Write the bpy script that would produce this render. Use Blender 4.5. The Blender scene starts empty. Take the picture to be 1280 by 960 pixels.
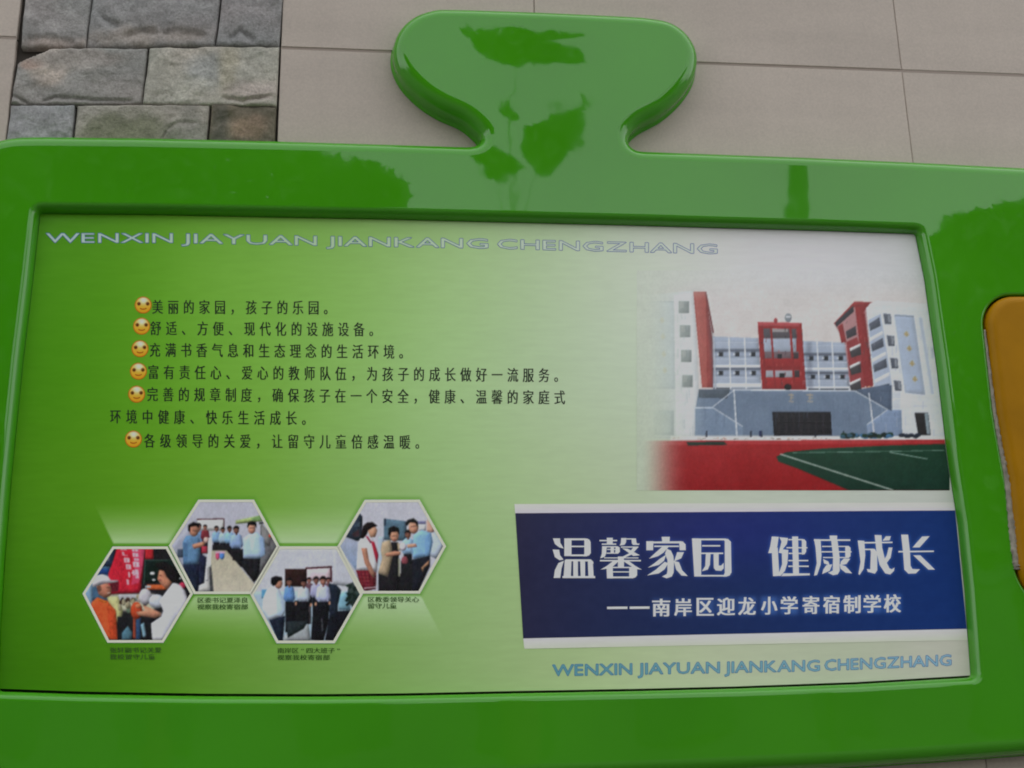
import bpy, bmesh, math, random
import numpy as np
from mathutils import Vector, Matrix
from mathutils.geometry import tessellate_polygon

sc = bpy.context.scene
COL = sc.collection
rad = math.radians

# ------------------------------------------------------------------ camera, world, sun, exposure
F = 1469.3
R0 = (0.99505652, -0.09762996, -0.0181908)     # camera right in world x (right), y (into the wall), z (up)
R1 = (0.00918727, 0.27288214, -0.9620036)      # camera down
R2 = (0.09888432, 0.95708084, 0.27243011)      # camera forward
CAM = (0.0 - R2[0]*1.97, 0.0 - R2[1]*1.97, 2.0 - R2[2]*1.97)
cd = bpy.data.cameras.new('camera'); cam = bpy.data.objects.new('camera', cd); COL.objects.link(cam)
cd.sensor_width = 36; cd.lens = F/1280*36; cd.clip_start = .05; cd.clip_end = 500
M = Matrix(((R0[0], -R1[0], -R2[0]), (R0[1], -R1[1], -R2[1]), (R0[2], -R1[2], -R2[2])))
cam.matrix_world = Matrix.Translation(CAM) @ M.to_4x4()
sc.camera = cam

SUN_EL, SUN_AZ = 62, 25         # hazy high sun behind the wall: the board hangs in open shade
w = bpy.data.worlds.new('World'); sc.world = w; w.use_nodes = True
nt = w.node_tree; bg = nt.nodes['Background']
sky = nt.nodes.new('ShaderNodeTexSky'); sky.sky_type = 'NISHITA'; sky.sun_disc = False
sky.sun_elevation = rad(SUN_EL); sky.sun_rotation = rad(SUN_AZ)
sky.dust_density = 3; sky.air_density = 1.2; sky.ozone_density = .6
hs = nt.nodes.new('ShaderNodeHueSaturation'); hs.inputs['Saturation'].default_value = .10
nt.links.new(sky.outputs[0], hs.inputs['Color']); nt.links.new(hs.outputs[0], bg.inputs[0])
bg.inputs[1].default_value = .15
sd = bpy.data.lights.new('sun', 'SUN'); so = bpy.data.objects.new('sun', sd); COL.objects.link(so)
sd.energy = .5; sd.angle = rad(12); sd.color = (1, .985, .965)
az = rad(SUN_AZ)
sv = Vector((math.sin(az)*math.cos(rad(SUN_EL)), math.cos(az)*math.cos(rad(SUN_EL)), math.sin(rad(SUN_EL))))
so.rotation_euler = sv.to_track_quat('Z', 'Y').to_euler()
sc.view_settings.view_transform = 'Standard'; sc.view_settings.look = 'None'
sc.view_settings.exposure = 1.43; sc.view_settings.gamma = 1
sc.render.engine = 'CYCLES'
sc.cycles.use_denoising = True
sc.cycles.pixel_filter_type = 'BLACKMAN_HARRIS'; sc.cycles.filter_width = 1.9
sc.cycles.max_bounces = 6

# ------------------------------------------------------------------ helpers
YF, YP, YW = 0.0, 0.022, 0.052       # frame face, poster, wall plane
def P(px, py, y=YP):
    """point of the upright plane at depth y that the survey position (px, py) marks"""
    a, b = (px-640)/F, (py-480)/F
    d = [a*R0[i] + b*R1[i] + R2[i] for i in range(3)]
    t = (y - CAM[1])/d[1]
    return (CAM[0]+t*d[0], y, CAM[2]+t*d[2])
def PA(X, Y, y):
    a, b = (X-640)/F, (Y-480)/F
    d = [a*R0[i] + b*R1[i] + R2[i] for i in range(3)]
    t = (y - CAM[1])/d[1]
    return np.stack([CAM[0]+t*d[0], y+0*t, CAM[2]+t*d[2]], -1)
def lin(c):
    c = np.asarray(c, float)
    return np.where(c <= .04045, c/12.92, ((c+.055)/1.055)**2.4)
EXPO = .60                             # light on paper white in the photograph
def alb(c):                            # 0-255 shown colour -> surface colour
    return np.clip(lin(np.asarray(c, float)/255)/EXPO, .001, .88)

def mat(name, color=(.5, .5, .5), rough=.5, coat=0, spec=.5):
    m = bpy.data.materials.new(name); m.use_nodes = True
    b = m.node_tree.nodes['Principled BSDF']
    b.inputs['Base Color'].default_value = (*color, 1); b.inputs['Roughness'].default_value = rough
    b.inputs['Specular IOR Level'].default_value = spec
    b.inputs['Coat Weight'].default_value = coat; b.inputs['Coat Roughness'].default_value = .03
    return m
def N(m, t): return m.node_tree.nodes.new(t)
def L(m, a, b): m.node_tree.links.new(a, b)
def B(m): return m.node_tree.nodes['Principled BSDF']
def coords(m):
    return N(m, 'ShaderNodeTexCoord').outputs['Object']
def noise(m, scale, detail=4, rough=.55, vec=None):
    n = N(m, 'ShaderNodeTexNoise'); n.inputs['Scale'].default_value = scale
    n.inputs['Detail'].default_value = detail; n.inputs['Roughness'].default_value = rough
    L(m, vec or coords(m), n.inputs['Vector']); return n.outputs['Fac']
def mulcol(m, fac, lo, hi, color_socket=None, color=None):
    r = N(m, 'ShaderNodeMapRange'); r.inputs['From Min'].default_value = .3; r.inputs['From Max'].default_value = .7
    r.inputs['To Min'].default_value = lo; r.inputs['To Max'].default_value = hi; L(m, fac, r.inputs['Value'])
    v = N(m, 'ShaderNodeVectorMath'); v.operation = 'SCALE'
    if color_socket: L(m, color_socket, v.inputs[0])
    else: v.inputs[0].default_value = color
    L(m, r.outputs[0], v.inputs['Scale']); return v.outputs[0]
def bump(m, fac, strength, dist, prev=None, to=('Normal',)):
    b = N(m, 'ShaderNodeBump'); b.inputs['Strength'].default_value = strength; b.inputs['Distance'].default_value = dist
    L(m, fac, b.inputs['Height'])
    if prev: L(m, prev, b.inputs['Normal'])
    for t in to: L(m, b.outputs[0], B(m).inputs[t])
    return b.outputs[0]
def attr(m, name='Col'):
    a = N(m, 'ShaderNodeAttribute'); a.attribute_name = name; return a.outputs['Color']

def link(name, me, m, parent=None, smooth=False):
    for q in (m if isinstance(m, (list, tuple)) else [m]): me.materials.append(q)
    o = bpy.data.objects.new(name, me); COL.objects.link(o)
    if parent: o.parent = parent
    if smooth: me.polygons.foreach_set('use_smooth', [True]*len(me.polygons))
    me.update(); return o
def mesh(name, v, f, m, parent=None, smooth=False):
    me = bpy.data.meshes.new(name); me.from_pydata([tuple(p) for p in v], [], f)
    return link(name, me, m, parent, smooth)
def thing(name, label, cat, loc=(0, 0, 0), group=None):
    o = bpy.data.objects.new(name, None); COL.objects.link(o); o.location = loc
    o['label'] = label; o['category'] = cat
    if group: o['group'] = group
    return o
def gridmesh(name, V, m, parent=None, cols=None, smooth=False, keep=None):
    """V: (ny, nx, 3) points seen from the front, row 0 at the top"""
    ny, nx = V.shape[:2]
    idx = np.arange(ny*nx).reshape(ny, nx)
    q = np.stack([idx[1:, :-1], idx[1:, 1:], idx[:-1, 1:], idx[:-1, :-1]], -1).reshape(-1, 4)
    if keep is not None: q = q[keep.reshape(-1)]
    me = bpy.data.meshes.new(name)
    me.vertices.add(ny*nx); me.vertices.foreach_set('co', V.reshape(-1).astype(np.float32))
    me.loops.add(len(q)*4); me.loops.foreach_set('vertex_index', q.reshape(-1).astype(np.int32))
    me.polygons.add(len(q)); me.polygons.foreach_set('loop_start', np.arange(0, len(q)*4, 4, dtype=np.int32))
    me.update(calc_edges=True)
    if cols is not None:
        a = me.color_attributes.new('Col', 'FLOAT_COLOR', 'POINT')
        c = np.ones((ny*nx, 4), np.float32); c[:, :3] = cols.reshape(-1, 3)
        a.data.foreach_set('color', c.reshape(-1))
    me.validate()
    return link(name, me, m, parent, smooth)

def vnoise(X, Y, seed):
    """smooth value noise, -1..1"""
    xi, yi = np.floor(X).astype(int), np.floor(Y).astype(int)
    fx, fy = X-xi, Y-yi; fx = fx*fx*(3-2*fx); fy = fy*fy*(3-2*fy)
    def h(i, j):
        n = (i*374761393 + j*668265263 + seed*1442695041) & 0x7fffffff
        n = ((n ^ (n >> 13))*1274126177) & 0x7fffffff
        return ((n ^ (n >> 16)) & 0xffff)/32767.5-1
    return (h(xi, yi)*(1-fx)+h(xi+1, yi)*fx)*(1-fy)+(h(xi, yi+1)*(1-fx)+h(xi+1, yi+1)*fx)*fy
def fbm(X, Y, seed, o=4):
    s = 0; a = .5
    for k in range(o): s = s+a*vnoise(X*2**k, Y*2**k, seed+k*17); a *= .5
    return s

# ------------------------------------------------------------------ materials
def green_gloss():
    m = mat('green_gloss_shell', (.056, .318, .007), .16, .0)
    c = coords(m)
    L(m, mulcol(m, noise(m, 3.0, 3, .5, c), .93, 1.06, color=(.056, .318, .007)), B(m).inputs['Base Color'])
    n1 = bump(m, noise(m, 2.6, 1, .4, c), 1.0, .0035, to=())
    n2 = bump(m, noise(m, 17, 1, .4, c), 1.0, .00022, n1)
    r_ = N(m, 'ShaderNodeMapRange'); r_.inputs['From Min'].default_value = .35; r_.inputs['From Max'].default_value = .75; r_.inputs['To Min'].default_value = .015; r_.inputs['To Max'].default_value = .045; L(m, noise(m, 7, 6, .65, c), r_.inputs['Value']); L(m, r_.outputs[0], B(m).inputs['Roughness']); B(m).inputs['Specular IOR Level'].default_value = .60
    return m
GREEN = green_gloss()
YEL = mat('yellow_plastic', (.40, .185, .001), .42, spec=.12)
_c = coords(YEL)
L(YEL, mulcol(YEL, noise(YEL, 9, 4, .6, _c), .88, 1.08, color=(.40, .185, .001)), B(YEL).inputs['Base Color'])
bump(YEL, noise(YEL, 60, 3, .5, _c), .3, .0006)
GLUE = mat('dried_glue', (.33, .30, .24), .75)
L(GLUE, mulcol(GLUE, noise(GLUE, 90, 4, .6), .6, 1.25, color=(.33, .30, .24)), B(GLUE).inputs['Base Color'])
bump(GLUE, noise(GLUE, 220, 3), .8, .001)
BACK = mat('gap_shade_backing', (.012, .02, .01), .8)  # near-black colour stands in for the shade in the gap below the poster
def print_mat(name, rough=.2):
    m = mat(name, (1, 1, 1), rough, spec=.4)
    c = coords(m)
    mp = N(m, 'ShaderNodeMapping'); mp.inputs['Scale'].default_value = (1.2, 1, 9); L(m, c, mp.inputs['Vector'])
    ns = noise(m, 16, 4, .6, mp.outputs[0])
    L(m, mulcol(m, ns, .975, 1.02, attr(m)), B(m).inputs['Base Color'])
    bump(m, ns, .25, .0004)
    return m
PRINT = print_mat('printed_film')
def flat(name, c255, rough=.4): return mat(name, tuple(alb(c255)), rough, spec=.35)
INK_DARK = flat('ink_dark', (14, 28, 8)); INK_WHITE = mat('ink_white', tuple(alb((208, 204, 206))), .25, spec=.4)
INK_BLUE = flat('ink_blue', (24, 56, 140)); INK_TEAL = flat('ink_teal', (18, 84, 146)); INK_CAP = flat('ink_caption', (44, 74, 24))
INK_FILL = flat('ink_pale_fill', (172, 186, 176)); HEX_WHITE = flat('hexagon_white', (192, 205, 176))

# ------------------------------------------------------------------ wall of large tiles with a strip of split stone
def frac_line(a, b, n): return [(a[0]+(b[0]-a[0])*i/n, a[1]+(b[1]-a[1])*i/n) for i in range(n+1)]
WX = lambda px, py: P(px, py, YW)[0]
WZ = lambda px, py: P(px, py, YW)[2]
wall = thing('building_wall', 'beige tiled wall with a strip of rough grey split stone behind the green board', 'wall', (0, YW, 0))
def wpart(o): o.parent = wall; o.location = (0, -YW, 0); return o
wpart(mesh('backing', [(-4, YW+.012, -.0), (4, YW+.012, 0), (4, YW+.012, 4.2), (-4, YW+.012, 4.2),
                       (-4, YW+.25, 0), (4, YW+.25, 0), (4, YW+.25, 4.2), (-4, YW+.25, 4.2)],
           [(0, 1, 2, 3), (5, 4, 7, 6), (3, 2, 6, 7), (1, 0, 4, 5), (0, 3, 7, 4), (1, 5, 6, 2)], mat('mortar', (.055, .046, .038), .9)))
TILE = mat('beige_tile', (.36, .315, .27), .55, spec=.4)
_c = coords(TILE)
_mp = N(TILE, 'ShaderNodeMapping'); _mp.inputs['Scale'].default_value = (.9, 1, 5); L(TILE, _c, _mp.inputs['Vector'])
_s1 = mulcol(TILE, noise(TILE, 3.5, 5, .55, _mp.outputs[0]), .95, 1.05, color=(.52, .448, .388))
_oi = N(TILE, 'ShaderNodeObjectInfo')
_s1 = mulcol(TILE, _oi.outputs['Random'], .965, 1.03, _s1)
_st = N(TILE, 'ShaderNodeMapping'); _st.inputs['Scale'].default_value = (6, 1, .5); L(TILE, _c, _st.inputs['Vector'])
_s1 = mulcol(TILE, noise(TILE, 2.2, 5, .6, _st.outputs[0]), .965, 1.02, _s1)
_s2 = mulcol(TILE, noise(TILE, 260, 3, .6, _c), .93, 1.07, _s1)
L(TILE, _s2, B(TILE).inputs['Base Color'])
bump(TILE, noise(TILE, 120, 3, .5, _c), .25, .0004)
GROUT = mat('grout', (.36, .30, .26), .9)

zj = WZ(870, 79)                 # main horizontal joint
jslope = (WZ(1280, 105)-WZ(350, 62))/(WX(1280, 105)-WX(350, 62))
xj1 = WX(1128, 94); xj0 = WX(668, 20); TW = xj1-xj0; TH = TW*.62
xs0, xs1 = WX(18, 100), WX(347, 100)   # stone strip
def tile(x0, x1, z0, z1, dy):
    b = .0025; g = .0; y = YW+dy
    v = []
    for (dx, yy) in ((0, y+.010), (0, y+.0012), (.0012, y)):
        v += [(x0+dx, yy, z0+dx), (x1-dx, yy, z0+dx), (x1-dx, yy, z1-dx), (x0+dx, yy, z1-dx)]
    f = [(8, 9, 10, 11)]
    for k in (0, 4):
        for i in range(4):
            j = (i+1) % 4; f.append((k+i, k+j, k+4+j, k+4+i))
    o = mesh('tile', v, f, TILE, wall); o.location = (0, -YW, 0)
random.seed(3)
xcols = [xj1+TW*k for k in range(-1, 5)]      # joints right of the strip
rights = [xs1+.0035] + [x for x in xcols if x > xs1+.05]
lefts = [xs0-.0035-TW*.45-TW*k for k in range(4, -1, -1)] + [xs0-.0035]
z = zj
rows = []
zz = zj
while zz > 0: rows.append((max(zz-TH, 0), zz)); zz -= TH
zz = zj
while zz < 4: rows.append((zz, min(zz+TH, 4.19))); zz += TH
for (z0, z1) in rows:
    for seq in (lefts, rights):
        for a, b in zip(seq[:-1], seq[1:]):
            if a > 3.9 or b < -3.9: continue
            tile(a+.0006, b-.0006, z0+.0028, z1-.0028, random.uniform(-.0006, .0006))
# grout bead in the wide horizontal joints
gv, gf = [], []
for (z0, z1) in rows:
    for a, b in ((lefts[0], lefts[-1]), (rights[0], rights[-1])):
        k = len(gv); gv += [(a, YW+.0014, z1-.0030), (b, YW+.0014, z1-.0030), (b, YW+.0014, z1+.0030), (a, YW+.0014, z1+.0030)]
        gf.append((k, k+1, k+2, k+3))
wpart(mesh('grout', gv, gf, GROUT))

STONE = mat('split_stone', (.3, .3, .3), .85, spec=.3)
_c = coords(STONE)
_a = mulcol(STONE, noise(STONE, 48, 8, .72, _c), .95, 1.40, attr(STONE))
_a = mulcol(STONE, noise(STONE, 230, 4, .7, _c), .74, 1.26, _a)
L(STONE, _a, B(STONE).inputs['Base Color'])
_n = bump(STONE, noise(STONE, 70, 8, .7, _c), .9, .005, to=())
bump(STONE, noise(STONE, 420, 3, .6, _c), .8, .0009, _n)
CW = WX(1000, 100)-WX(999, 100)
def stone(quad, seed, base, patches=(), ledges=(), depth=.010, nx=64, chip=None, rough=.0032):
    """quad: TL, TR, BR, BL as (x, z); patches: (u, v, ru, rv, colour); ledges: (polyline of (u, v), drop)"""
    ny = max(8, int(nx*.5))
    if nx > 30: nx, ny = 84, 44
    u = np.linspace(0, 1, nx)[None, :]+np.zeros((ny, 1)); v = np.linspace(0, 1, ny)[:, None]+np.zeros((1, nx))
    q = [np.array(p) for p in quad]
    XZ = ((1-u)*(1-v))[..., None]*q[0]+(u*(1-v))[..., None]*q[1]+(u*v)[..., None]*q[2]+((1-u)*v)[..., None]*q[3]
    S = 22
    n1 = fbm(XZ[..., 0]*S+seed*7.3, XZ[..., 1]*S, seed, 5)
    h = rough*(n1*1.6) + .0016*fbm(XZ[..., 0]*90, XZ[..., 1]*90, seed+5, 3)
    # terraces: cleft planes
    t = fbm(XZ[..., 0]*13+seed*3.1, XZ[..., 1]*17, seed+31, 4)
    h += .0008*np.clip((t-.08)*18, -1, 1)
    for pts, drop in ledges:
        pu = np.array([p[0] for p in pts]); pv = np.array([p[1] for p in pts])
        c = np.interp(u, pu, pv)+.012*fbm(u*30, v*3, seed+9, 3)
        inside = np.clip((u-pu[0])/.05, 0, 1)*np.clip((pu[-1]-u)/.05, 0, 1)
        h -= drop*inside*np.clip((v-c)/.022, 0, 1)*np.clip(1-(v-c-.015)/.09, 0, 1)*.75
    e = np.minimum(np.minimum(u, 1-u)*np.linalg.norm(q[1]-q[0]), np.minimum(v, 1-v)*np.linalg.norm(q[3]-q[0]))
    h -= .003*np.exp(-(e/.0012)**2)+.0006*np.exp(-(e/.007)**2)
    Y = YW-.004-h
    if chip:                                     # corner broken away
        cu, cv = chip
        k = np.clip(1-(u/cu+v/cv), 0, 1); k = np.where(k > 0, .02+k*.03, 0)
        Y = Y+k
    V = np.stack([XZ[..., 0], Y, XZ[..., 1]], -1)
    c = np.zeros((ny, nx, 3))+np.array(base, float)
    mo = fbm(XZ[..., 0]*16, XZ[..., 1]*20, seed+77, 5)
    c *= (1+.18*mo)[..., None]
    c[..., 0] *= 1+.10*fbm(XZ[..., 0]*9, XZ[..., 1]*11, seed+55, 3); 
    for (pu_, pv_, ru, rv, pc) in patches:
        d = ((u-pu_)/ru)**2+((v-pv_)/rv)**2
        k = 1/(1+np.exp((d-1+.9*fbm(u*7+3, v*5, seed+3, 4)*1.3)*2.6))
        c = c*(1-k[..., None])+np.array(pc)*(1+.3*mo)[..., None]*k[..., None]
    # skirt
    ny2, nx2 = ny+2, nx+2
    V2 = np.pad(V, ((1, 1), (1, 1), (0, 0)), 'edge'); c2 = np.pad(c, ((1, 1), (1, 1), (0, 0)), 'edge')
    V2[0, :, 1] = V2[-1, :, 1] = YW+.014; V2[:, 0, 1] = V2[:, -1, 1] = YW+.014
    o = gridmesh('stone', V2, STONE, wall, np.clip(c2, .01, .8), smooth=True)
    o.location = (0, -YW, 0); return o
def Q(*pts): return [(WX(*p), WZ(*p)) for p in pts]
BL_ = (.275, .268, .258); GG = (.36, .345, .29)
stone(Q((37, 0-66), (124, -66), (106.5, 59.5), (27, 60.5)), 1, BL_, [(.5, .97, .6, .06, (.31, .26, .23))], [([(.05, .90), (.4, .88), (.85, .93)], .006)])
stone(Q((126, -66), (283, -66), (268, 58), (108, 60)), 2, (.265, .26, .255), [(.5, .9, .45, .1, (.29, .255, .225))],
      [([(.06, .66), (.15, .72), (.27, .80)], .010), ([(.27, .86), (.40, .81), (.56, .84)], .011), ([(.55, .84), (.7, .81), (.82, .85), (.95, .88)], .009)])
stone(Q((285, -66), (358, -66), (349, 58), (270.5, 58.5)), 3, (.26, .256, .252), [], [([(.15, .92), (.35, .82), (.62, .92)], .008)])
stone(Q((24, 62.5), (184, 60.5), (177, 130), (15, 131)), 4, (.275, .268, .25),
      [(.27, .32, .15, .32, (.50, .43, .37)), (.12, .28, .08, .08, (.42, .31, .26)), (.5, .2, .3, .2, (.30, .275, .25))],
      [([(-.02, .80), (.08, .90), (.16, 1.0)], .009), ([(.2, .93), (.32, .84), (.6, .90), (.95, .93)], .008)], chip=(.26, .25))
stone(Q((187, 60.5), (349, 58.8), (345.5, 133), (179, 130.5)), 5, (.395, .385, .33),
      [(.45, .4, .14, .25, (.33, .335, .32)), (.62, .35, .07, .4, (.43, .40, .31)), (.85, .75, .2, .15, (.40, .35, .31))],
      [([(.58, .84), (.75, .90), (.97, .80)], .010), ([(.25, .96), (.45, .92)], .004)])
stone(Q((14, 132.5), (93, 132), (88, 205), (5, 205)), 6, (.30, .298, .298), [(.3, .5, .5, .5, (.31, .308, .312))], rough=.0022)
stone(Q((96.5, 132), (262, 132), (255, 205), (91.5, 205)), 7, (.30, .285, .245),
      [(.42, .45, .34, .30, (.16, .165, .11)), (.85, .5, .16, .45, (.24, .23, .20))], [([(.62, .75), (.70, .38), (.80, .26), (.95, .28)], .006)])
stone(Q((265, 132), (345.3, 134.2), (342, 206), (258, 205)), 8, (.15, .13, .095),
      [(.6, .38, .30, .2, (.27, .20, .14)), (.15, .4, .12, .6, (.10, .095, .075)), (.6, .85, .3, .15, (.17, .14, .10))], rough=.004)
# courses that run on above and below
xl, xr = xs0, xs1
zt = WZ(184, -66)+.003; zb = WZ(180, 205)-.003
ch = WZ(180, 62)-WZ(180, 130)
k = 10
def course(z0, z1, nx):
    global k
    cuts = [0]+sorted(random.uniform(*r) for r in ((.25, .35), (.66, .78)))+[1]
    if random.random() < .5: cuts = [0, random.uniform(.42, .58), 1]
    xa, xb = WX(25, 60), WX(349, 60)
    for a, b in zip(cuts[:-1], cuts[1:]):
        k += 1
        x0, x1 = xa+(xb-xa)*a+.001, xa+(xb-xa)*b-.001
        s = random.uniform(.85, 1.15)
        stone([(x0, z1), (x1, z1), (x1, z0), (x0, z0)], k, [c*s for c in random.choice((BL_, GG, (.24, .22, .2)))], nx=nx)
z = zt
while z < 3.3: course(z, min(z+ch, 4.18), 28); z += ch+.003
z = zb
while z > .06: course(max(z-ch, .01), z, 28); z -= ch+.003

# ------------------------------------------------------------------ the green board
board = thing('display_board', 'glossy green notice board with rounded top tab, printed school poster and yellow pad', 'display board', (0, YW, 1.0))
def bpart(o): o.parent = board; o.location = (0, -YW, -1.0); return o

def catmull(pts, n=10, closed=False):
    p = [np.array(q, float) for q in pts]; out = []
    m = len(p)
    for i in range(m-1):
        a = p[max(i-1, 0)]; b = p[i]; c = p[i+1]; d = p[min(i+2, m-1)]
        for t in np.linspace(0, 1, n, endpoint=False):
            out.append(.5*((2*b)+(-a+c)*t+(2*a-5*b+4*c-d)*t*t+(-a+3*b-3*c+d)*t**3))
    out.append(p[-1]); return out
def arc(a, corner, b, n=16):
    a, c, b = (np.array(q, float) for q in (a, corner, b))
    k = .5523; c1 = a+(c-a)*k; c2 = b+(c-b)*k
    return [(1-t)**3*a+3*(1-t)**2*t*c1+3*(1-t)*t*t*c2+t**3*b for t in np.linspace(0, 1, n)]
def to_world(pts, y): return np.array([[P(x, z, y)[0], P(x, z, y)[2]] for x, z in pts])
def resample(w_, step):
    w_ = np.vstack([w_, w_[:1]]); d = np.r_[0, np.cumsum(np.linalg.norm(np.diff(w_, axis=0), axis=1))]
    keep = np.r_[True, np.diff(d) > 1e-9]; w_, d = w_[keep], d[keep]
    n = int(d[-1]/step); s = np.linspace(0, d[-1], n, endpoint=False)
    return np.stack([np.interp(s, d, w_[:, 0]), np.interp(s, d, w_[:, 1])], 1)
def smooth_loop(w_, it):
    for _ in range(it): w_ = .25*np.roll(w_, 1, 0)+.5*w_+.25*np.roll(w_, -1, 0)
    return w_
def normals(w_):
    t = np.roll(w_, -1, 0)-np.roll(w_, 1, 0); t /= np.linalg.norm(t, axis=1)[:, None]
    area = .5*np.sum(w_[:, 0]*np.roll(w_[:, 1], -1)-np.roll(w_[:, 0], -1)*w_[:, 1])
    n = np.stack([-t[:, 1], t[:, 0]], 1)*np.sign(area)
    return n                                        # points into the loop
def clean_offset(w_, off):
    n = normals(w_); o = w_+n*off
    for _ in range(60):                             # untangle where the offset folds back on itself
        e0 = np.roll(w_, -1, 0)-w_; e1 = np.roll(o, -1, 0)-o
        bad = (e0*e1).sum(1) < 0
        if not bad.any(): break
        bb = bad | np.roll(bad, 1)
        o[bb] = (.25*np.roll(o, 1, 0)+.5*o+.25*np.roll(o, -1, 0))[bb]
    return o

top_l = [(-82, 300), (-80, 280)] + arc((-80, 280), (-82, 178), (34, 175.3))[1:] + [(60, 175), (180, 176.3), (345, 180), (480, 184), (585, 187.5)]
handle = arc((585, 187.5), (605, 188), (601, 176), 5) + catmull([(601, 176), (592, 166), (576, 153.5), (548, 141), (525, 126), (504, 105), (493, 84), (491, 64.5), (499, 43),
          (516, 27), (537, 19), (562, 16.8), (673, 20.3), (780, 25.3), (806, 27.3), (834, 32.5), (854, 45), (866.5, 62.5), (870, 80), (865, 102), (849, 125), (826, 145),
          (800, 159), (787, 170), (783.5, 181)], 8)[1:] + arc((783.5, 181), (785, 192), (797, 192.7), 5)[1:]
top_r = [(1000, 200), (1145, 206.5), (1280, 213.5), (1340, 217)] + arc((1340, 217), (1432, 224), (1440, 330))[1:]
bot = arc((1480, 800), (1492, 922), (1370, 934)) + [(1280, 943), (1180, 950.5), (1070, 958), (850, 969), (640, 977), (400, 984), (150, 988)] + arc((-30, 989), (-150, 990), (-146, 870))
outer = resample(to_world(top_l+handle+top_r+bot, .030), .004); outer = smooth_loop(outer, 3)
PT = [(50, 267), (200, 268.5), (345, 271.5), (480, 274), (640, 278), (800, 282), (900, 285), (1030, 288.5), (1144, 292.5)]
PR = [(1144, 292.5), (1155.7, 350), (1162.5, 400), (1171, 459), (1183, 560), (1189, 602), (1197.5, 656), (1206, 740), (1213.6, 846.5)]
PB = [(1213.6, 846.5), (1070, 855), (920, 860.5), (800, 863.5), (640, 866.5), (500, 869.5), (400, 870.5), (250, 870), (100, 867.5), (-2, 864)]
PL = [(-2, 864), (1, 780), (6, 700), (14, 600), (29, 450), (40.5, 355), (50, 267)]
hole = resample(to_world(PT+PR[1:]+PB[1:]+PL[1:-1], YP), .004); hole = smooth_loop(hole, 3)
SLOT_L = [(1229, 408), (1241, 515), (1256.5, 602), (1264, 680), (1267, 706)]
slot_px = arc((1229, 408), (1226, 369), (1262, 369.5), 12) + [(1290, 369.5), (1310, 370)] + arc((1310, 370), (1342, 371), (1347, 405), 10) + [(1362, 520), (1384, 690)] + \
    arc((1384, 690), (1386, 750), (1340, 757), 10) + [(1320, 759)] + arc((1320, 759), (1278, 763), (1267, 706), 12) + SLOT_L[::-1][1:-1]
slot = resample(to_world(slot_px, 0.004), .003); slot = smooth_loop(slot, 2)

def ringstrip(verts, faces, A, Bk, n, flip):
    for i in range(n):
        j = (i+1) % n; f = (A+i, A+j, Bk+j, Bk+i); faces.append(f if not flip else f[::-1])
def shell(loops, name, m):
    """loops: list of (2-D loop, profile[(offset into the material, y)]) - the last profile entry lies on the face"""
    v, f, last = [], [], []
    for lp, prof, sign in loops:
        n = len(lp); prev = None
        for off, y in prof:
            o = clean_offset(lp, off*sign) if off else lp
            s = len(v); v += [(p[0], y, p[1]) for p in o]
            if prev is not None: ringstrip(v, f, prev, s, n, False)
            prev = s
        last.append((prev, n))
    nb = len(f)
    polys = [[Vector((v[a+i][0], v[a+i][2], 0)) for i in range(n)] for a, n in last]
    idx = [a+i for a, n in last for i in range(n)]
    f += [tuple(idx[i] for i in t) for t in tessellate_polygon(polys)]
    me = bpy.data.meshes.new(name); me.from_pydata(v, [], f)
    bm = bmesh.new(); bm.from_mesh(me)
    bmesh.ops.recalc_face_normals(bm, faces=bm.faces)
    bm.faces.ensure_lookup_table()
    ff = max(bm.faces, key=lambda q: q.calc_area())
    if ff.normal.y > 0: bmesh.ops.reverse_faces(bm, faces=bm.faces)
    bm.to_mesh(me); bm.free()
    me.polygons.foreach_set('use_smooth', [i < nb for i in range(len(me.polygons))])
    return bpart(link(name, me, m))
def quarter(r, y0, n=8, ry=None):
    ry = ry or r
    return [(r*(1-math.cos(a)), y0-ry*math.sin(a)) for a in np.linspace(0, math.pi/2, n+1)]
RO = .026
outer_prof = [(-.004, YW-.001), (-.004, YW-.004), (-.001, YW-.007), (0, YW-.012)] + quarter(RO, RO, 10)
hole_prof = [(0, YP+.012)] + quarter(.013, YP-.002, 8, YP-.002)
slot_prof = [(0, .03)] + quarter(.006, .006, 5)
frame = shell([(outer, outer_prof, 1), (hole, hole_prof, -1), (slot, slot_prof, -1)], 'frame', GREEN)
bb = clean_offset(outer, .01)
v = [(p[0], YP+.014, p[1]) for p in bb]
bpart(mesh('gap_shade_plate', v, [tuple(t) for t in tessellate_polygon([[Vector((p[0], p[1], 0)) for p in bb]])], BACK))  # added sheet behind the poster, its dark colour is the gap's shade

# yellow pad in its slot, with the bead of old glue along its left side
pad_l = smooth_loop(clean_offset(slot, .0035), 2)
pad = shell([(pad_l, [(0, .030), (0, .004)] + [(d, y) for d, y in quarter(.016, .004, 8, .017)], 1)], 'side_pad', YEL)
pad['label'] = 'yellow rounded pad set into a slot of the right side bar'
gp = catmull([(1230.5, 412), (1236, 460), (1242.5, 515), (1250, 560), (1257.5, 602), (1263, 660), (1268, 700), (1270, 712)], 14)
rg = random.Random(5); gv, gf = [], []
for i, (x, z_) in enumerate(gp):
    r = .0018+.0058*min(1, i/len(gp)*1.4)*(.6+.5*rg.random()); c = P(x+r*350, z_, .0); m_ = 10
    for a in range(m_):
        t = 2*math.pi*a/m_; rr = r*(.75+.5*rg.random())
        gv.append((c[0]+rr*math.cos(t), .0015+.8*rr*math.sin(t), c[2]))
    if i:
        s = (i-1)*m_
        for a in range(m_): gf.append((s+a, s+(a+1) % m_, s+m_+(a+1) % m_, s+m_+a))
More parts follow.
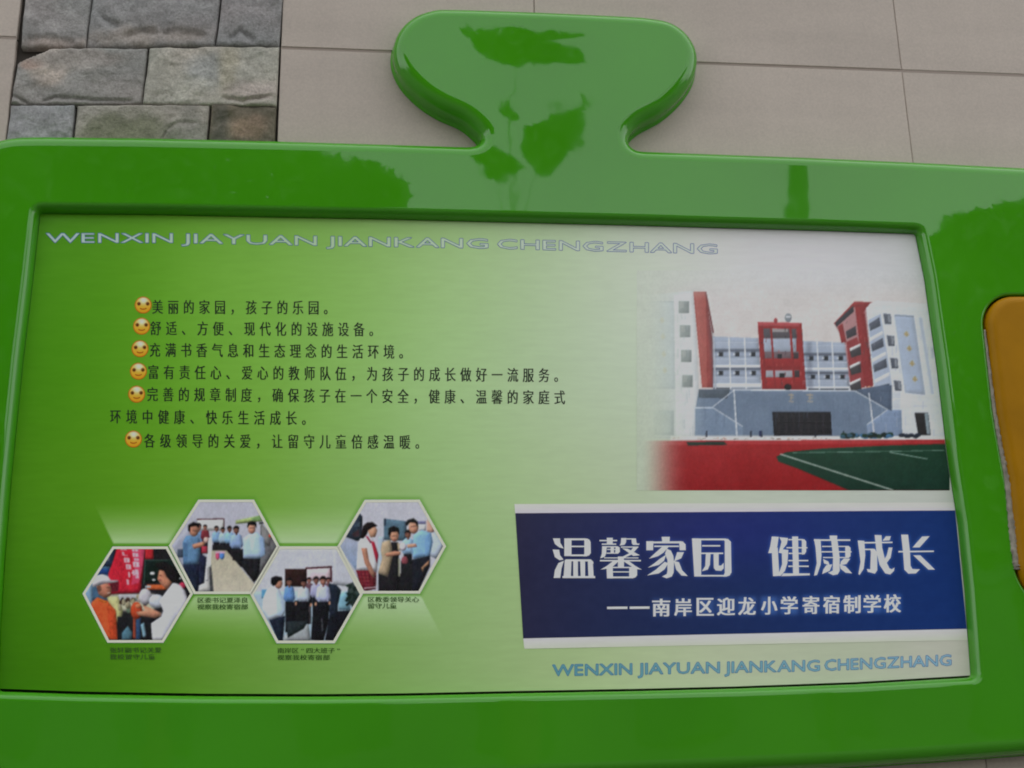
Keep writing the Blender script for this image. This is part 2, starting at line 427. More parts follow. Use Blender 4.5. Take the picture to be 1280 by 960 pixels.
gf += [tuple(range(m_))[::-1], tuple(range(len(gv)-m_, len(gv)))]
g = mesh('glue_bead', gv, gf, GLUE, None, True); g.parent = pad

# ------------------------------------------------------------------ the printed poster
TBL = [  # px, py, shown colour
 (60,275,(71,129,25)),(60,350,(74,138,22)),(60,450,(64,127,14)),(60,600,(71,128,19)),(60,750,(64,122,9)),(60,860,(56,113,3)),
 (0,850,(52,109,1)),(170,300,(85,144,28)),(170,450,(85,146,28)),(170,600,(89,144,30)),(170,720,(82,138,27)),(170,850,(72,126,16)),
 (300,300,(110,163,60)),(300,380,(111,164,60)),(300,480,(110,163,56)),(300,600,(105,155,48)),(300,720,(109,157,60)),(300,850,(96,141,52)),
 (430,290,(125,169,83)),(430,380,(130,174,87)),(430,480,(131,175,91)),(430,600,(129,168,90)),(430,740,(125,166,87)),(430,850,(115,153,74)),
 (560,290,(142,176,109)),(560,380,(146,182,115)),(560,480,(149,183,120)),(560,600,(146,179,118)),(560,740,(142,176,113)),(560,850,(130,164,98)),
 (680,300,(162,184,141)),(680,380,(162,184,145)),(680,480,(164,184,146)),(680,600,(163,185,140)),(680,740,(154,179,127)),(680,850,(153,175,123)),
 (800,300,(186,193,177)),(800,380,(182,192,173)),(800,480,(175,190,166)),(800,600,(172,184,155)),(800,840,(169,185,144)),(920,300,(194,190,193)),
 (920,400,(194,193,193)),(920,500,(183,190,180)),(920,620,(180,187,170)),(920,840,(175,183,155)),(1040,300,(193,190,193)),(1040,420,(191,192,195)),
 (1040,620,(174,183,169)),(1040,830,(170,179,154)),(1160,300,(182,183,182)),(1160,420,(183,187,188)),(1160,620,(179,182,176)),(1200,830,(179,178,166)),
 (1130,600,(179,183,174))]
_t = np.array([(a/150., b/150.) for a, b, c in TBL]); _cv = np.array([c for a, b, c in TBL], float)
def bgcol(X, Y):
    q = np.stack([X/150., Y/150.], -1); sh = q.shape[:-1]; q = q.reshape(-1, 2)
    out = np.zeros((len(q), 3))
    for s in range(0, len(q), 20000):
        d = ((q[s:s+20000, None]-_t[None])**2).sum(-1); wt = np.exp(-d/.42)+1e-9
        out[s:s+20000] = (wt@_cv)/wt.sum(1)[:, None]
    return out.reshape(*sh, 3)
def inside(pts, X, Y):
    p = np.array(pts, float); r = np.zeros(X.shape, bool); n = len(p)
    for i in range(n):
        x0, y0 = p[i]; x1, y1 = p[(i+1) % n]
        if y0 == y1: continue
        c = ((y0 > Y) != (y1 > Y)) & (X < (x1-x0)*(Y-y0)/(y1-y0)+x0)
        r ^= c
    return r
def blur(a, s):
    k = int(3*s)+1; g = np.exp(-.5*(np.arange(-k, k+1)/s)**2); g /= g.sum()
    for ax in (0, 1):
        pad_ = [(0, 0)]*a.ndim; pad_[ax] = (k, k); b = np.pad(a, pad_, 'edge'); o = 0
        for i, gi in enumerate(g):
            sl = [slice(None)]*a.ndim; sl[ax] = slice(i, i+a.shape[ax]); o = o+gi*b[tuple(sl)]
        a = o
    return a
class Art:
    """a small painted print: colours on a grid of points"""
    def __init__(s, x0, y0, x1, y1, step):
        s.step = step
        s.X, s.Y = np.meshgrid(np.arange(x0, x1+step*.5, step), np.arange(y0, y1+step*.5, step))
        s.C = bgcol(s.X, s.Y); s.T = (0, 0, 1); s.vol = 0
    def zoom(s, ox, oy, k): s.T = (ox, oy, k)
    def tp(s, pts): ox, oy, k = s.T; return [(ox+x/k, oy+y/k) for x, y in pts]
    def cov(s, pts):
        pts = s.tp(pts); h = s.step/4; xs = [p[0] for p in pts]; ys = [p[1] for p in pts]; pad_ = s.step*2
        c = np.zeros(s.X.shape)
        i0, i1 = np.searchsorted(s.X[0], [min(xs)-pad_, max(xs)+pad_]); j0, j1 = np.searchsorted(s.Y[:, 0], [min(ys)-pad_, max(ys)+pad_])
        X, Y = s.X[j0:j1, i0:i1], s.Y[j0:j1, i0:i1]
        if X.size: c[j0:j1, i0:i1] = sum(inside(pts, X+dx, Y+dy).astype(float) for dx in (-h, h) for dy in (-h, h))/4
        return c
    def poly(s, col, pts, a=1, soft=0, col2=None):
        c = s.cov(pts)
        if soft: c = blur(c, soft)
        col = np.array(col, float)
        if s.vol and a == 1 and col2 is None and not soft:      # rounded form and side light of the pictured thing
            tp = s.tp(pts); xs = [p[0] for p in tp]; ys = [p[1] for p in tp]; wd = max(min(max(xs)-min(xs), max(ys)-min(ys)), .1)
            if wd > 3:
                b_ = blur(c, min(wd*.16, 2.6)/s.step)
                gx = np.roll(b_, -1, 1)-np.roll(b_, 1, 1); gy = np.roll(b_, -1, 0)-np.roll(b_, 1, 0)
                sh = 1-s.vol*(1-b_)*1.1+s.vol*1.2*(gx*.7+gy)*min(wd*.16, 2.6)
                col = col*np.clip(sh, .45, 1.25)[..., None]
        if col2 is not None:
            ys = [p[1] for p in s.tp(pts)]; t = np.clip((s.Y-min(ys))/(max(ys)-min(ys)), 0, 1)[..., None]
            col = col*(1-t)+np.array(col2, float)*t
        k = (c*a)[..., None]; s.C = s.C*(1-k)+col*k
    def rect(s, col, x0, y0, x1, y1, **k): s.poly(col, [(x0, y0), (x1, y0), (x1, y1), (x0, y1)], **k)
    def ell(s, col, cx, cy, rx, ry, **k):
        s.poly(col, [(cx+rx*math.cos(t), cy+ry*math.sin(t)) for t in np.linspace(0, 2*math.pi, 20, endpoint=False)], **k)
    def line(s, col, p, q, w_, **k):
        d = np.array(q, float)-p; n = np.array((-d[1], d[0]))/np.linalg.norm(d)*w_/2
        s.poly(col, [p+n, q+n, q-n, p-n], **k)
    def build(s, name, parent, y, blur_=0, seed=1, grain=5, clip=None, m=None, sat=.86, mott=.5):
        if blur_: s.C = blur(s.C, blur_)
        if grain > 2:                     # the tonal unevenness of a printed photograph
            mn = s.C.mean(-1, keepdims=True); s.C = mn+(s.C-mn)*sat
            dk = np.clip(1.3-mn/175, .18, 1); n1 = fbm(s.X*.16, s.Y*.10, seed+3, 4)[..., None]; n2 = fbm(s.X*.5, s.Y*.34, seed+5, 3)[..., None]
            n3 = np.stack([fbm(s.X*.3, s.Y*.3, seed+k, 3) for k in (21, 22, 23)], -1)
            dark = np.clip(1.25-mn/200, .35, 1)
            s.C = s.C*(1+dk*mott*.30*n1+dk*mott*.3*n2)+dk*mott*10*n3+mott*8*n2*dark*dk
            g = s.C[:, 1:]-s.C[:, :-1]; s.C[:, 1:] = s.C[:, 1:]+.25*g       # print sharpening halo
        s.C = s.C+grain*fbm(s.X*.45, s.Y*.45, seed, 3)[..., None]
        keep = None; X, Y = s.X, s.Y
        if clip:
            xc = (X[1:, 1:]+X[:-1, :-1])/2; yc = (Y[1:, 1:]+Y[:-1, :-1])/2; keep = inside(clip, xc, yc)
        o = gridmesh(name, PA(X, Y, y), m or PRINT, None, alb(s.C.clip(1, 235)), keep=keep)
        o.parent = parent; return o

# base sheet of the poster, fitted into the opening (a narrow gap is left along the bottom)
nx_, ny_ = 330, 180
u = np.linspace(0, 1, nx_)[None]; v_ = np.linspace(0, 1, ny_)[:, None]
def edge(pts, t, ax): p = np.array(pts, float); return np.interp(t, p[:, 1-ax] if p[0, 1-ax] < p[-1, 1-ax] else p[::-1, 1-ax], p[:, ax] if p[0, 1-ax] < p[-1, 1-ax] else p[::-1, ax])
xt = 50+(1144-50)*u; xb_ = -2+(1213.6+2)*u
yt = np.interp(xt, [p[0] for p in PT], [p[1] for p in PT])+.5
yb = np.interp(xb_, [p[0] for p in PB[::-1]], [p[1] for p in PB[::-1]])-3.2+u*1.0
Yg = yt*(1-v_)+yb*v_
xl_ = np.interp(Yg, [p[1] for p in PL[::-1]], [p[0] for p in PL[::-1]])+.6
xr_ = np.interp(Yg, [p[1] for p in PR], [p[0] for p in PR])-.6
Xg = xl_*(1-u)+xr_*u
pc = bgcol(Xg, Yg)
poster = gridmesh('poster', PA(Xg, Yg, YP), PRINT, None, alb(pc+2.5*fbm(Xg*.05, Yg*.25, 4, 4)[..., None]))
poster['label'] = 'printed poster fading from green on the left to white on the right'
bpart(poster)
XR = lambda y: float(np.interp(y, [p[1] for p in PR], [p[0] for p in PR]))-.8
lay = lambda n: YP-.00012*n

# ghost trapezoids behind the hexagons
A = Art(96, 618, 585, 806, 1.5)
def ghost(pts, up, col, amax):
    c = A.cov(pts); ys = [p[1] for p in pts]; t = np.clip((A.Y-min(ys))/(max(ys)-min(ys)), 0, 1)
    k = (c*(t if up else 1-t)**1.3*amax)[..., None]; A.C = A.C*(1-k)+np.array(col, float)*k
ghost([(117, 628), (243, 628), (212, 679.5), (142, 679.5)], True, (176, 200, 158), .85)
ghost([(326, 630), (455, 630), (422.5, 679), (349, 679)], True, (178, 200, 160), .85)
ghost([(243, 745), (314, 745), (347, 800), (206, 800)], False, (176, 198, 158), .80)
ghost([(453, 745), (526, 745), (556, 802), (422, 802)], False, (184, 204, 170), .75)
for h in ([(103, 742), (140.8, 683), (209.4, 683), (241.5, 742), (204.3, 803.4), (134.3, 803.4)], [(211, 682), (248, 624.5), (317.4, 624.5), (349.5, 682.8), (314.5, 742.6), (242.3, 742.6)],
          [(313, 743.5), (348.6, 683), (422.3, 683), (453.6, 742.8), (418.6, 804), (345.7, 804)], [(421.6, 682.8), (455.8, 625), (524.4, 624.5), (557.6, 682.8), (525, 741.9), (453, 741.9)]):
    A.poly((70, 132, 34), [(x+(x-sum(p[0] for p in h)/6)*.05, y+(y-sum(p[1] for p in h)/6)*.06) for x, y in h], a=.45, soft=1.0)
A.build('hexagon_shading', poster, lay(1), grain=1)

PI4 = PRINT
def ring(name, outer_, k, parent, y, m):
    c = np.mean(outer_, axis=0); v = []
    for q in outer_: v.append(P(q[0], q[1], y))
    for q in outer_: r = c+(np.array(q)-c)*k; v.append(P(r[0], r[1], y))
    n = len(outer_); o = mesh(name, v, [(i, n+i, n+(i+1) % n, (i+1) % n) for i in range(n)], m); o.parent = parent; return o
SK = (196, 132, 104); SKD = (130, 84, 66)
def person(A, x, y, s, shirt, face=SK, hair=(22, 18, 20), legs=(22, 22, 28), w_=1.0, legh=1.9, armc=None, side=0):
    """head centre (x, y), head radius s in zoom pixels"""
    A.poly(legs, [(x-1.25*s*w_, y+5.1*s), (x+1.25*s*w_, y+5.1*s), (x+1.1*s*w_, y+(5.1+legh*2.4)*s), (x-1.05*s*w_, y+(5.1+legh*2.4)*s)])
    A.poly(shirt, [(x-.5*s, y+1.0*s), (x+.5*s, y+1.0*s), (x+1.55*s*w_, y+1.7*s), (x+1.95*s*w_, y+4.4*s), (x+1.5*s*w_, y+5.0*s), (x+1.3*s*w_, y+5.3*s),
                   (x-1.3*s*w_, y+5.3*s), (x-1.5*s*w_, y+5.0*s), (x-1.95*s*w_, y+4.4*s), (x-1.55*s*w_, y+1.7*s)])
    A.poly(tuple(c*.86 for c in shirt), [(x+.9*s*w_, y+2.4*s), (x+1.3*s*w_, y+5.2*s), (x+1.0*s*w_, y+5.2*s)])
    A.poly(tuple(c*.86 for c in shirt), [(x-.9*s*w_, y+2.4*s), (x-1.3*s*w_, y+5.2*s), (x-1.0*s*w_, y+5.2*s)])
    A.poly(face, [(x-.35*s, y+.5*s), (x+.35*s, y+.5*s), (x+.3*s, y+1.5*s), (x-.25*s, y+1.5*s)])
    A.ell(face, x, y, .78*s, 1.05*s)
    A.poly(hair, [(x-.9*s, y+.1*s), (x-.85*s, y-.7*s), (x-.3*s, y-1.2*s), (x+.4*s, y-1.2*s), (x+.88*s, y-.6*s), (x+.85*s, y+.05*s), (x+.65*s+side*s, y-.4*s), (x-.55*s+side*s, y-.45*s)])
    A.line((70, 40, 36), (x-.5*s, y-.12*s), (x-.15*s, y-.12*s), .2*s, a=.8); A.line((70, 40, 36), (x+.15*s, y-.12*s), (x+.5*s, y-.12*s), .2*s, a=.8)
    A.line((140, 70, 62), (x-.25*s, y+.55*s), (x+.25*s, y+.55*s), .18*s, a=.8)

# --- hexagon photograph 1: boy in orange shirt and white cap, man in white shirt, red banner
H1 = [(103, 742), (140.8, 683), (209.4, 683), (241.5, 742), (204.3, 803.4), (134.3, 803.4)]
A = Art(102, 682, 243, 804, .8); A.zoom(100, 670, 6.857); A.vol = .42
A.rect((28, 26, 30), 0, 80, 1029, 960)
A.rect((60, 96, 128), 0, 80, 260, 560); A.rect((34, 50, 78), 150, 80, 300, 260); A.rect((150, 168, 190), 190, 150, 255, 215); A.rect((28, 62, 128), 150, 280, 250, 330)
A.poly((120, 158, 190), [(20, 500), (110, 380), (110, 620), (60, 560)])
A.rect((178, 176, 150), 240, 500, 640, 640, soft=2); A.rect((160, 160, 166), 330, 500, 640, 560)
A.poly((186, 182, 120), [(230, 520), (330, 520), (370, 640), (340, 780), (300, 700)])
for i in range(26):
    rr = random.Random(i); A.ell(rr.choice([(30, 28, 32), (150, 140, 110), (90, 110, 90), (170, 160, 140), (60, 40, 30)]), 340+rr.random()*280, 500+rr.random()*150, 12+rr.random()*14, 14+rr.random()*16)
A.rect((24, 24, 28), 320, 690, 640, 900); A.poly((70, 110, 130), [(360, 830), (410, 770), (450, 830), (440, 895), (360, 895)]); A.rect((40, 70, 110), 470, 700, 520, 890)
A.poly((120, 160, 180), [(520, 760), (550, 740), (570, 860), (540, 870)]); A.rect((150, 60, 40), 455, 700, 480, 880)
A.poly((196, 24, 44), [(320, 95), (560, 95), (540, 300), (520, 490), (240, 500), (245, 320), (280, 230)])
A.poly((206, 70, 110), [(440, 95), (560, 95), (530, 300), (505, 400), (440, 420), (470, 250)], a=.7)
A.rect((190, 30, 40), 560, 95, 630, 200)
for (x, y, w_, h_) in ((345, 105, 55, 15), (360, 135, 18, 32), (375, 160, 34, 10), (375, 185, 50, 42), (392, 240, 45, 45), (412, 305, 16, 50), (398, 370, 20, 46),
                       (445, 108, 52, 24), (450, 145, 48, 34), (462, 190, 42, 22), (452, 218, 54, 48), (448, 290, 20, 48), (472, 285, 28, 76), (440, 310, 60, 14)):
    A.poly((214, 190, 200), [(x, y), (x+w_, y+4), (x+w_+4, y+h_), (x+6, y+h_)], a=.85)
    A.rect((196, 40, 70), x+w_*.4, y+h_*.3, x+w_*.55, y+h_*.9, a=.7)
A.rect((16, 30, 26), 560, 210, 860, 400); A.line((50, 80, 70), (555, 208), (830, 205), 8); A.line((50, 80, 70), (560, 210), (548, 420), 8)
A.ell((220, 220, 220), 622, 321, 22, 13); A.ell((200, 200, 200), 633, 376, 16, 8); A.ell((190, 190, 190), 860, 362, 8, 8)
A.rect((196, 84, 40), 575, 418, 740, 460); A.rect((150, 160, 170), 560, 425, 610, 445)
A.ell((180, 40, 70), 880, 425, 30, 30)
A.ell((184, 60, 30), 485, 640, 50, 75); A.ell((200, 110, 70), 500, 600, 26, 20)
A.ell((182, 178, 188), 560, 520, 55, 70); A.ell((180, 186, 200), 660, 560, 70, 60)
A.poly((196, 130, 100), [(540, 590), (700, 660), (700, 690), (640, 705), (500, 680), (480, 650), (560, 640)])
A.poly((206, 204, 214), [(745, 470), (800, 400), (860, 420), (900, 470), (930, 560), (880, 640), (790, 760), (720, 900), (620, 895), (610, 750), (700, 690), (715, 640), (680, 560)])
A.poly((182, 184, 200), [(690, 670), (900, 540), (850, 690), (740, 880), (700, 800)], a=.6, soft=2)
A.poly((190, 120, 90), [(680, 290), (725, 290), (745, 350), (790, 400), (750, 460), (700, 420), (664, 372), (672, 330)])
A.poly((24, 20, 22), [(640, 240), (720, 215), (800, 260), (850, 330), (840, 400), (800, 405), (745, 350), (720, 300), (680, 290)])
A.line((90, 50, 40), (680, 340), (700, 338), 8); A.ell((150, 60, 60), 688, 378, 12, 6)
A.poly((214, 78, 34), [(100, 570), (150, 525), (240, 560), (310, 640), (325, 890), (235, 890), (180, 760), (95, 610)])
A.poly((188, 56, 24), [(230, 600), (300, 650), (320, 890), (262, 890)], a=.6)
A.poly((230, 110, 30), [(150, 525), (205, 555), (235, 550), (225, 575), (160, 555)])
A.poly((180, 110, 84), [(140, 430), (235, 400), (275, 440), (265, 510), (215, 535), (160, 500)]); A.ell((60, 40, 36), 165, 450, 20, 28, a=.6)
A.line((60, 30, 26), (228, 442), (255, 442), 7); A.line((210, 190, 180), (235, 490), (262, 485), 7)
A.poly((222, 214, 222), [(105, 400), (130, 345), (190, 328), (240, 345), (265, 378), (328, 378), (330, 392), (260, 405), (190, 408), (110, 440)])
A.poly((60, 20, 30), [(255, 405), (335, 392), (330, 470), (275, 480)], a=.75)
A.build('hexagon_photo', poster, lay(3), .85, 11, 4, H1).__setitem__('label', 'hexagonal photo of a child in orange with a white cap beside a red banner')
ring('hexagon_border', H1, .945, poster, lay(5), HEX_WHITE)

# --- hexagon photograph 2: men in blue shirts either side of a long table
H2 = [(211, 682), (248, 624.5), (317.4, 624.5), (349.5, 682.8), (314.5, 742.6), (242.3, 742.6)]
A = Art(210, 624, 351, 744, .8); A.zoom(200, 615, 6.857); A.vol = .42
A.rect((172, 172, 186), 0, 60, 1029, 960); A.poly((150, 152, 170), [(90, 460), (300, 240), (330, 250), (330, 860), (100, 500)])
A.poly((96, 96, 100), [(860, 280), (1029, 460), (900, 640), (820, 780), (860, 560)]); A.poly((124, 122, 122), [(860, 250), (960, 380), (940, 470), (880, 430)])
A.rect((206, 206, 204), 320, 240, 550, 330); A.line((70, 30, 34), (315, 235), (555, 230), 9); A.line((60, 30, 34), (550, 232), (550, 330), 8)
A.poly((150, 170, 100), [(650, 245), (860, 200), (880, 250), (650, 275)]); A.line((50, 50, 54), (850, 268), (890, 262), 16)
A.poly((92, 140, 80), [(780, 225), (860, 200), (880, 240), (800, 245)], a=.7)
A.rect((60, 70, 90), 150, 490, 200, 560); A.ell((200, 70, 50), 945, 375, 14, 16)
A.poly((196, 192, 190), [(395, 640), (440, 560), (440, 860), (330, 856), (350, 780)])
A.rect((200, 198, 202), 385, 640, 415, 760)
person(A, 330, 300, 30, (96, 130, 170), (150, 100, 80)); person(A, 388, 302, 20, (120, 40, 50), (150, 96, 76), legs=(40, 30, 40), legh=2.6)
person(A, 485, 315, 22, (120, 160, 204), (130, 84, 66)); person(A, 540, 325, 21, (150, 178, 204), (126, 80, 60)); person(A, 597, 318, 23, (124, 168, 212), (100, 66, 54))
A.rect((30, 28, 32), 450, 455, 612, 510)
A.poly((172, 164, 140), [(440, 500), (570, 500), (820, 800), (800, 870), (450, 870), (420, 620)], col2=(186, 178, 158))
A.poly((40, 44, 50), [(420, 620), (440, 620), (462, 860), (432, 860)], a=.8); A.line((210, 212, 212), (430, 390), (420, 640), 34, a=.8)
A.ell((206, 70, 110), 495, 545, 18, 36); A.ell((70, 120, 200), 532, 545, 22, 34); A.rect((196, 150, 180), 478, 510, 556, 524)
person(A, 655, 325, 30, (130, 158, 206), (120, 80, 64), legh=1.5); A.poly((26, 26, 30), [(606, 490), (712, 490), (712, 650), (690, 640), (606, 545)])
A.poly((28, 28, 32), [(715, 560), (862, 560), (850, 700), (808, 780), (700, 640)])
A.poly((158, 186, 220), [(765, 360), (835, 345), (895, 395), (905, 530), (860, 572), (716, 570), (712, 400)]); A.poly((130, 160, 204), [(850, 380), (890, 395), (900, 540), (862, 560)], a=.6)
A.poly((184, 206, 230), [(762, 375), (790, 400), (830, 350), (800, 500), (780, 500)], a=.6)
A.ell((190, 132, 108), 787, 312, 32, 48); A.poly((22, 20, 22), [(748, 310), (752, 265), (790, 246), (826, 262), (830, 310), (812, 285), (770, 282)]); A.line((70, 40, 36), (765, 308), (812, 308), 6, a=.8); A.line((150, 80, 70), (778, 340), (798, 340), 6)
A.poly((26, 34, 56), [(196, 620), (335, 615), (345, 700), (325, 870), (240, 860)]); A.poly((30, 34, 60), [(330, 510), (400, 560), (380, 780), (335, 800)])
A.poly((84, 124, 164), [(225, 375), (285, 370), (340, 400), (350, 500), (330, 620), (200, 620), (195, 430)]); A.poly((60, 96, 136), [(200, 430), (240, 440), (236, 600), (200, 610)], a=.6)
A.poly((186, 120, 92), [(275, 450), (370, 425), (390, 440), (370, 470), (290, 488)]); A.ell((200, 160, 150), 395, 412, 22, 26); A.rect((160, 40, 60), 356, 465, 410, 525)
A.ell((176, 116, 92), 292, 328, 40, 54); A.poly((24, 20, 22), [(240, 330), (243, 280), (290, 256), (332, 275), (336, 310), (310, 290), (262, 300), (258, 345)]); A.line((70, 44, 38), (280, 332), (322, 335), 7, a=.8)
A.build('hexagon_photo', poster, lay(3), .85, 12, 4, H2).__setitem__('label', 'hexagonal photo of people in blue shirts along a long table')
ring('hexagon_border', H2, .945, poster, lay(5), HEX_WHITE)

# --- hexagon photograph 3: group of men in front of a door
H3 = [(313, 743.5), (348.6, 683), (422.3, 683), (453.6, 742.8), (418.6, 804), (345.7, 804)]
A = Art(312, 682, 455, 805, .8); A.zoom(310, 675, 6.857); A.vol = .42
A.rect((182, 184, 194), 0, 50, 1029, 500); A.rect((150, 172, 190), 0, 440, 1029, 960); A.poly((176, 178, 190), [(720, 60), (900, 60), (985, 460), (860, 400), (730, 380)])
A.rect((46, 26, 24), 318, 248, 505, 400); A.rect((206, 180, 190), 508, 245, 712, 350); A.line((70, 26, 34), (495, 243), (722, 230), 14); A.line((70, 26, 34), (712, 232), (716, 360), 14)
A.rect((70, 130, 170), 118, 425, 170, 500)
A.poly((150, 156, 160), [(310, 820), (400, 770), (520, 720), (540, 870), (300, 870)]); A.poly((112, 160, 180), [(770, 470), (860, 440), (880, 600), (780, 600)])
for i in range(40):
    rr = random.Random(100+i); x = 830+rr.random()*130; y = 370+rr.random()*210
    A.poly(rr.choice([(20, 46, 34), (30, 66, 46), (16, 30, 26)]), [(x, y), (x+34, y-14), (x+16, y+18)])
A.poly((20, 34, 30), [(860, 380), (900, 360), (960, 470), (900, 580), (850, 520)], a=.85); A.poly((18, 20, 28), [(770, 610), (880, 600), (800, 760), (740, 870), (660, 860), (700, 640)])
for x in (525, 690): person(A, x, 345, 22, (90, 60, 70), (150, 90, 80))
person(A, 585, 345, 28, (150, 150, 190), (140, 90, 76)); person(A, 355, 360, 32, (86, 130, 190), (130, 86, 70), w_=.8)
A.poly((26, 34, 50), [(690, 370), (760, 385), (800, 430), (770, 560), (770, 660), (700, 680)]); 
A.rect((20, 20, 24), 320, 530, 420, 790); A.rect((22, 22, 26), 400, 520, 540, 720); A.poly((34, 44, 48), [(330, 700), (520, 690), (480, 760), (340, 840)])
person(A, 478, 370, 30, (178, 192, 216), (130, 84, 70), legs=(24, 22, 28), legh=1.1); person(A, 645, 350, 34, (174, 182, 222), (160, 104, 86), legs=(18, 18, 24), legh=1.4)
A.poly((18, 18, 24), [(560, 540), (700, 530), (690, 700), (650, 865), (540, 860)]); A.line((110, 110, 120), (632, 670), (640, 780), 10, a=.6); A.line((130, 120, 120), (528, 560), (530, 720), 7, a=.6)
A.ell((190, 130, 100), 412, 545, 9, 16); A.ell((190, 130, 100), 540, 555, 9, 16); A.ell((190, 130, 100), 700, 540, 9, 16); A.ell((190, 130, 100), 582, 548, 9, 16)
A.poly((24, 32, 50), [(178, 680), (318, 650), (310, 760), (300, 870), (260, 868)])
A.poly((192, 206, 224), [(205, 400), (262, 410), (290, 470), (320, 600), (305, 650), (178, 690), (122, 600), (130, 500), (160, 430)]); A.poly((156, 180, 210), [(245, 450), (290, 470), (320, 600), (280, 655), (250, 640)], a=.6)
A.ell((178, 120, 96), 262, 372, 34, 46); A.poly((20, 18, 20), [(196, 370), (200, 325), (240, 308), (290, 318), (297, 345), (262, 352), (240, 385), (215, 395)])
A.build('hexagon_photo', poster, lay(3), .85, 13, 4, H3).__setitem__('label', 'hexagonal photo of a group in pale shirts standing before a brown door')
ring('hexagon_border', H3, .945, poster, lay(5), HEX_WHITE)

# --- hexagon photograph 4: schoolgirl, woman in tan jacket and man in blue shirt
H4 = [(421.6, 682.8), (455.8, 625), (524.4, 624.5), (557.6, 682.8), (525, 741.9), (453, 741.9)]
A = Art(420, 623, 559, 743, .8); A.zoom(415, 615, 6.857); A.vol = .42
A.rect((178, 178, 190), 0, 50, 1029, 960); A.poly((160, 166, 188), [(60, 470), (130, 390), (220, 420), (210, 680)], col2=(112, 134, 168)); A.rect((160, 176, 196), 395, 380, 445, 860)
A.poly((34, 44, 58), [(120, 385), (230, 200), (240, 185), (262, 210), (260, 330), (290, 400), (215, 420)])
A.poly((80, 40, 44), [(170, 360), (230, 320), (240, 380), (190, 385)], a=.6); A.poly((60, 76, 92), [(180, 300), (240, 250), (240, 300)], a=.7)
A.poly((74, 104, 124), [(447, 228), (640, 250), (640, 420), (445, 410)]); A.rect((40, 52, 70), 447, 228, 465, 290)
A.rect((200, 200, 206), 745, 280, 805, 330); A.line((100, 100, 140), (735, 262), (805, 262), 26)
A.poly((204, 150, 130), [(812, 240), (840, 240), (880, 320), (870, 350), (815, 340)])
A.poly((176, 190, 212), [(820, 350), (880, 345), (940, 400), (965, 460), (900, 575), (820, 540)])
A.rect((24, 22, 26), 400, 700, 700, 860); A.rect((30, 30, 34), 590, 590, 760, 860)
person(A, 652, 362, 32, (140, 180, 220), (136, 86, 68), w_=.9); A.ell((130, 60, 70), 625, 590, 30, 40); A.rect((24, 24, 28), 600, 615, 720, 860)
A.poly((28, 26, 30), [(510, 430), (570, 430), (580, 700), (570, 855), (400, 855), (400, 700), (480, 730)])
A.poly((168, 146, 116), [(430, 430), (500, 410), (515, 470), (520, 560), (480, 730), (395, 695), (430, 570), (418, 500)]); A.poly((168, 146, 116), [(560, 430), (600, 460), (596, 500), (565, 500)])
A.rect((130, 130, 110), 568, 570, 586, 725); A.poly((192, 128, 98), [(450, 530), (540, 505), (590, 510), (585, 540), (470, 555)])
A.ell((196, 136, 106), 536, 375, 38, 52); A.poly((20, 18, 20), [(482, 360), (485, 310), (530, 290), (575, 310), (580, 370), (560, 340), (510, 345), (495, 390)]); A.line((60, 36, 32), (510, 378), (560, 376), 6, a=.7); A.line((150, 50, 50), (526, 408), (548, 408), 6)
A.ell((206, 196, 210), 610, 470, 30, 34)
A.poly((24, 26, 36), [(690, 580), (840, 545), (840, 640), (740, 855), (690, 855)]); A.poly((186, 130, 96), [(765, 650), (835, 580), (832, 620), (790, 650), (780, 695)])
A.poly((118, 166, 214), [(700, 370), (770, 325), (850, 350), (865, 430), (840, 548), (695, 575), (690, 480)]); A.poly((96, 142, 194), [(800, 370), (850, 370), (830, 540), (800, 548)], a=.5)
A.poly((198, 140, 112), [(640, 450), (720, 440), (732, 470), (650, 480)])
A.ell((196, 136, 108), 700, 300, 42, 58); A.poly((22, 20, 22), [(628, 275), (650, 238), (700, 225), (738, 255), (735, 300), (715, 265), (670, 262), (645, 290)]); A.line((60, 36, 32), (676, 298), (730, 290), 7, a=.7); A.line((150, 70, 60), (700, 332), (722, 328), 6)
A.poly((112, 24, 36), [(205, 670), (330, 672), (380, 690), (378, 830), (290, 850), (258, 830)])
for i in range(5): A.line((60, 20, 30), (215+i*34, 680), (250+i*30, 840), 8, a=.6); A.line((170, 90, 90), (205+i*8, 700+i*30), (380, 705+i*30), 4, a=.5)
A.line((200, 190, 200), (275, 825), (378, 815), 8)
A.poly((206, 204, 212), [(240, 400), (300, 365), (350, 400), (400, 520), (385, 690), (330, 672), (208, 672), (225, 500)])
A.poly((186, 124, 98), [(250, 480), (300, 480), (320, 590), (370, 700), (365, 735), (345, 730), (280, 610)])
A.poly((178, 28, 52), [(335, 420), (365, 430), (400, 545), (385, 615), (370, 560)]); A.poly((170, 40, 70), [(285, 375), (310, 380), (340, 430), (330, 440)])
A.poly((196, 140, 110), [(300, 310), (370, 290), (390, 330), (372, 385), (330, 390)]); A.poly((24, 18, 20), [(255, 350), (268, 290), (300, 262), (350, 258), (392, 290), (350, 305), (310, 330), (300, 362), (270, 400), (240, 395)])
A.build('hexagon_photo', poster, lay(3), .85, 14, 4, H4).__setitem__('label', 'hexagonal photo of a schoolgirl, a woman in a tan jacket and a man in a blue shirt')
ring('hexagon_border', H4, .945, poster, lay(5), HEX_WHITE)

# --- school building photograph, soft on its left side
A = Art(796, 338, 1187, 613, 1.0)
base = A.C.copy()
A.zoom(780, 330, 2.56); A.vol = .10
A.poly((192, 188, 186), [(0, 0), (1050, 0), (1050, 560), (0, 560)], col2=(198, 186, 182))
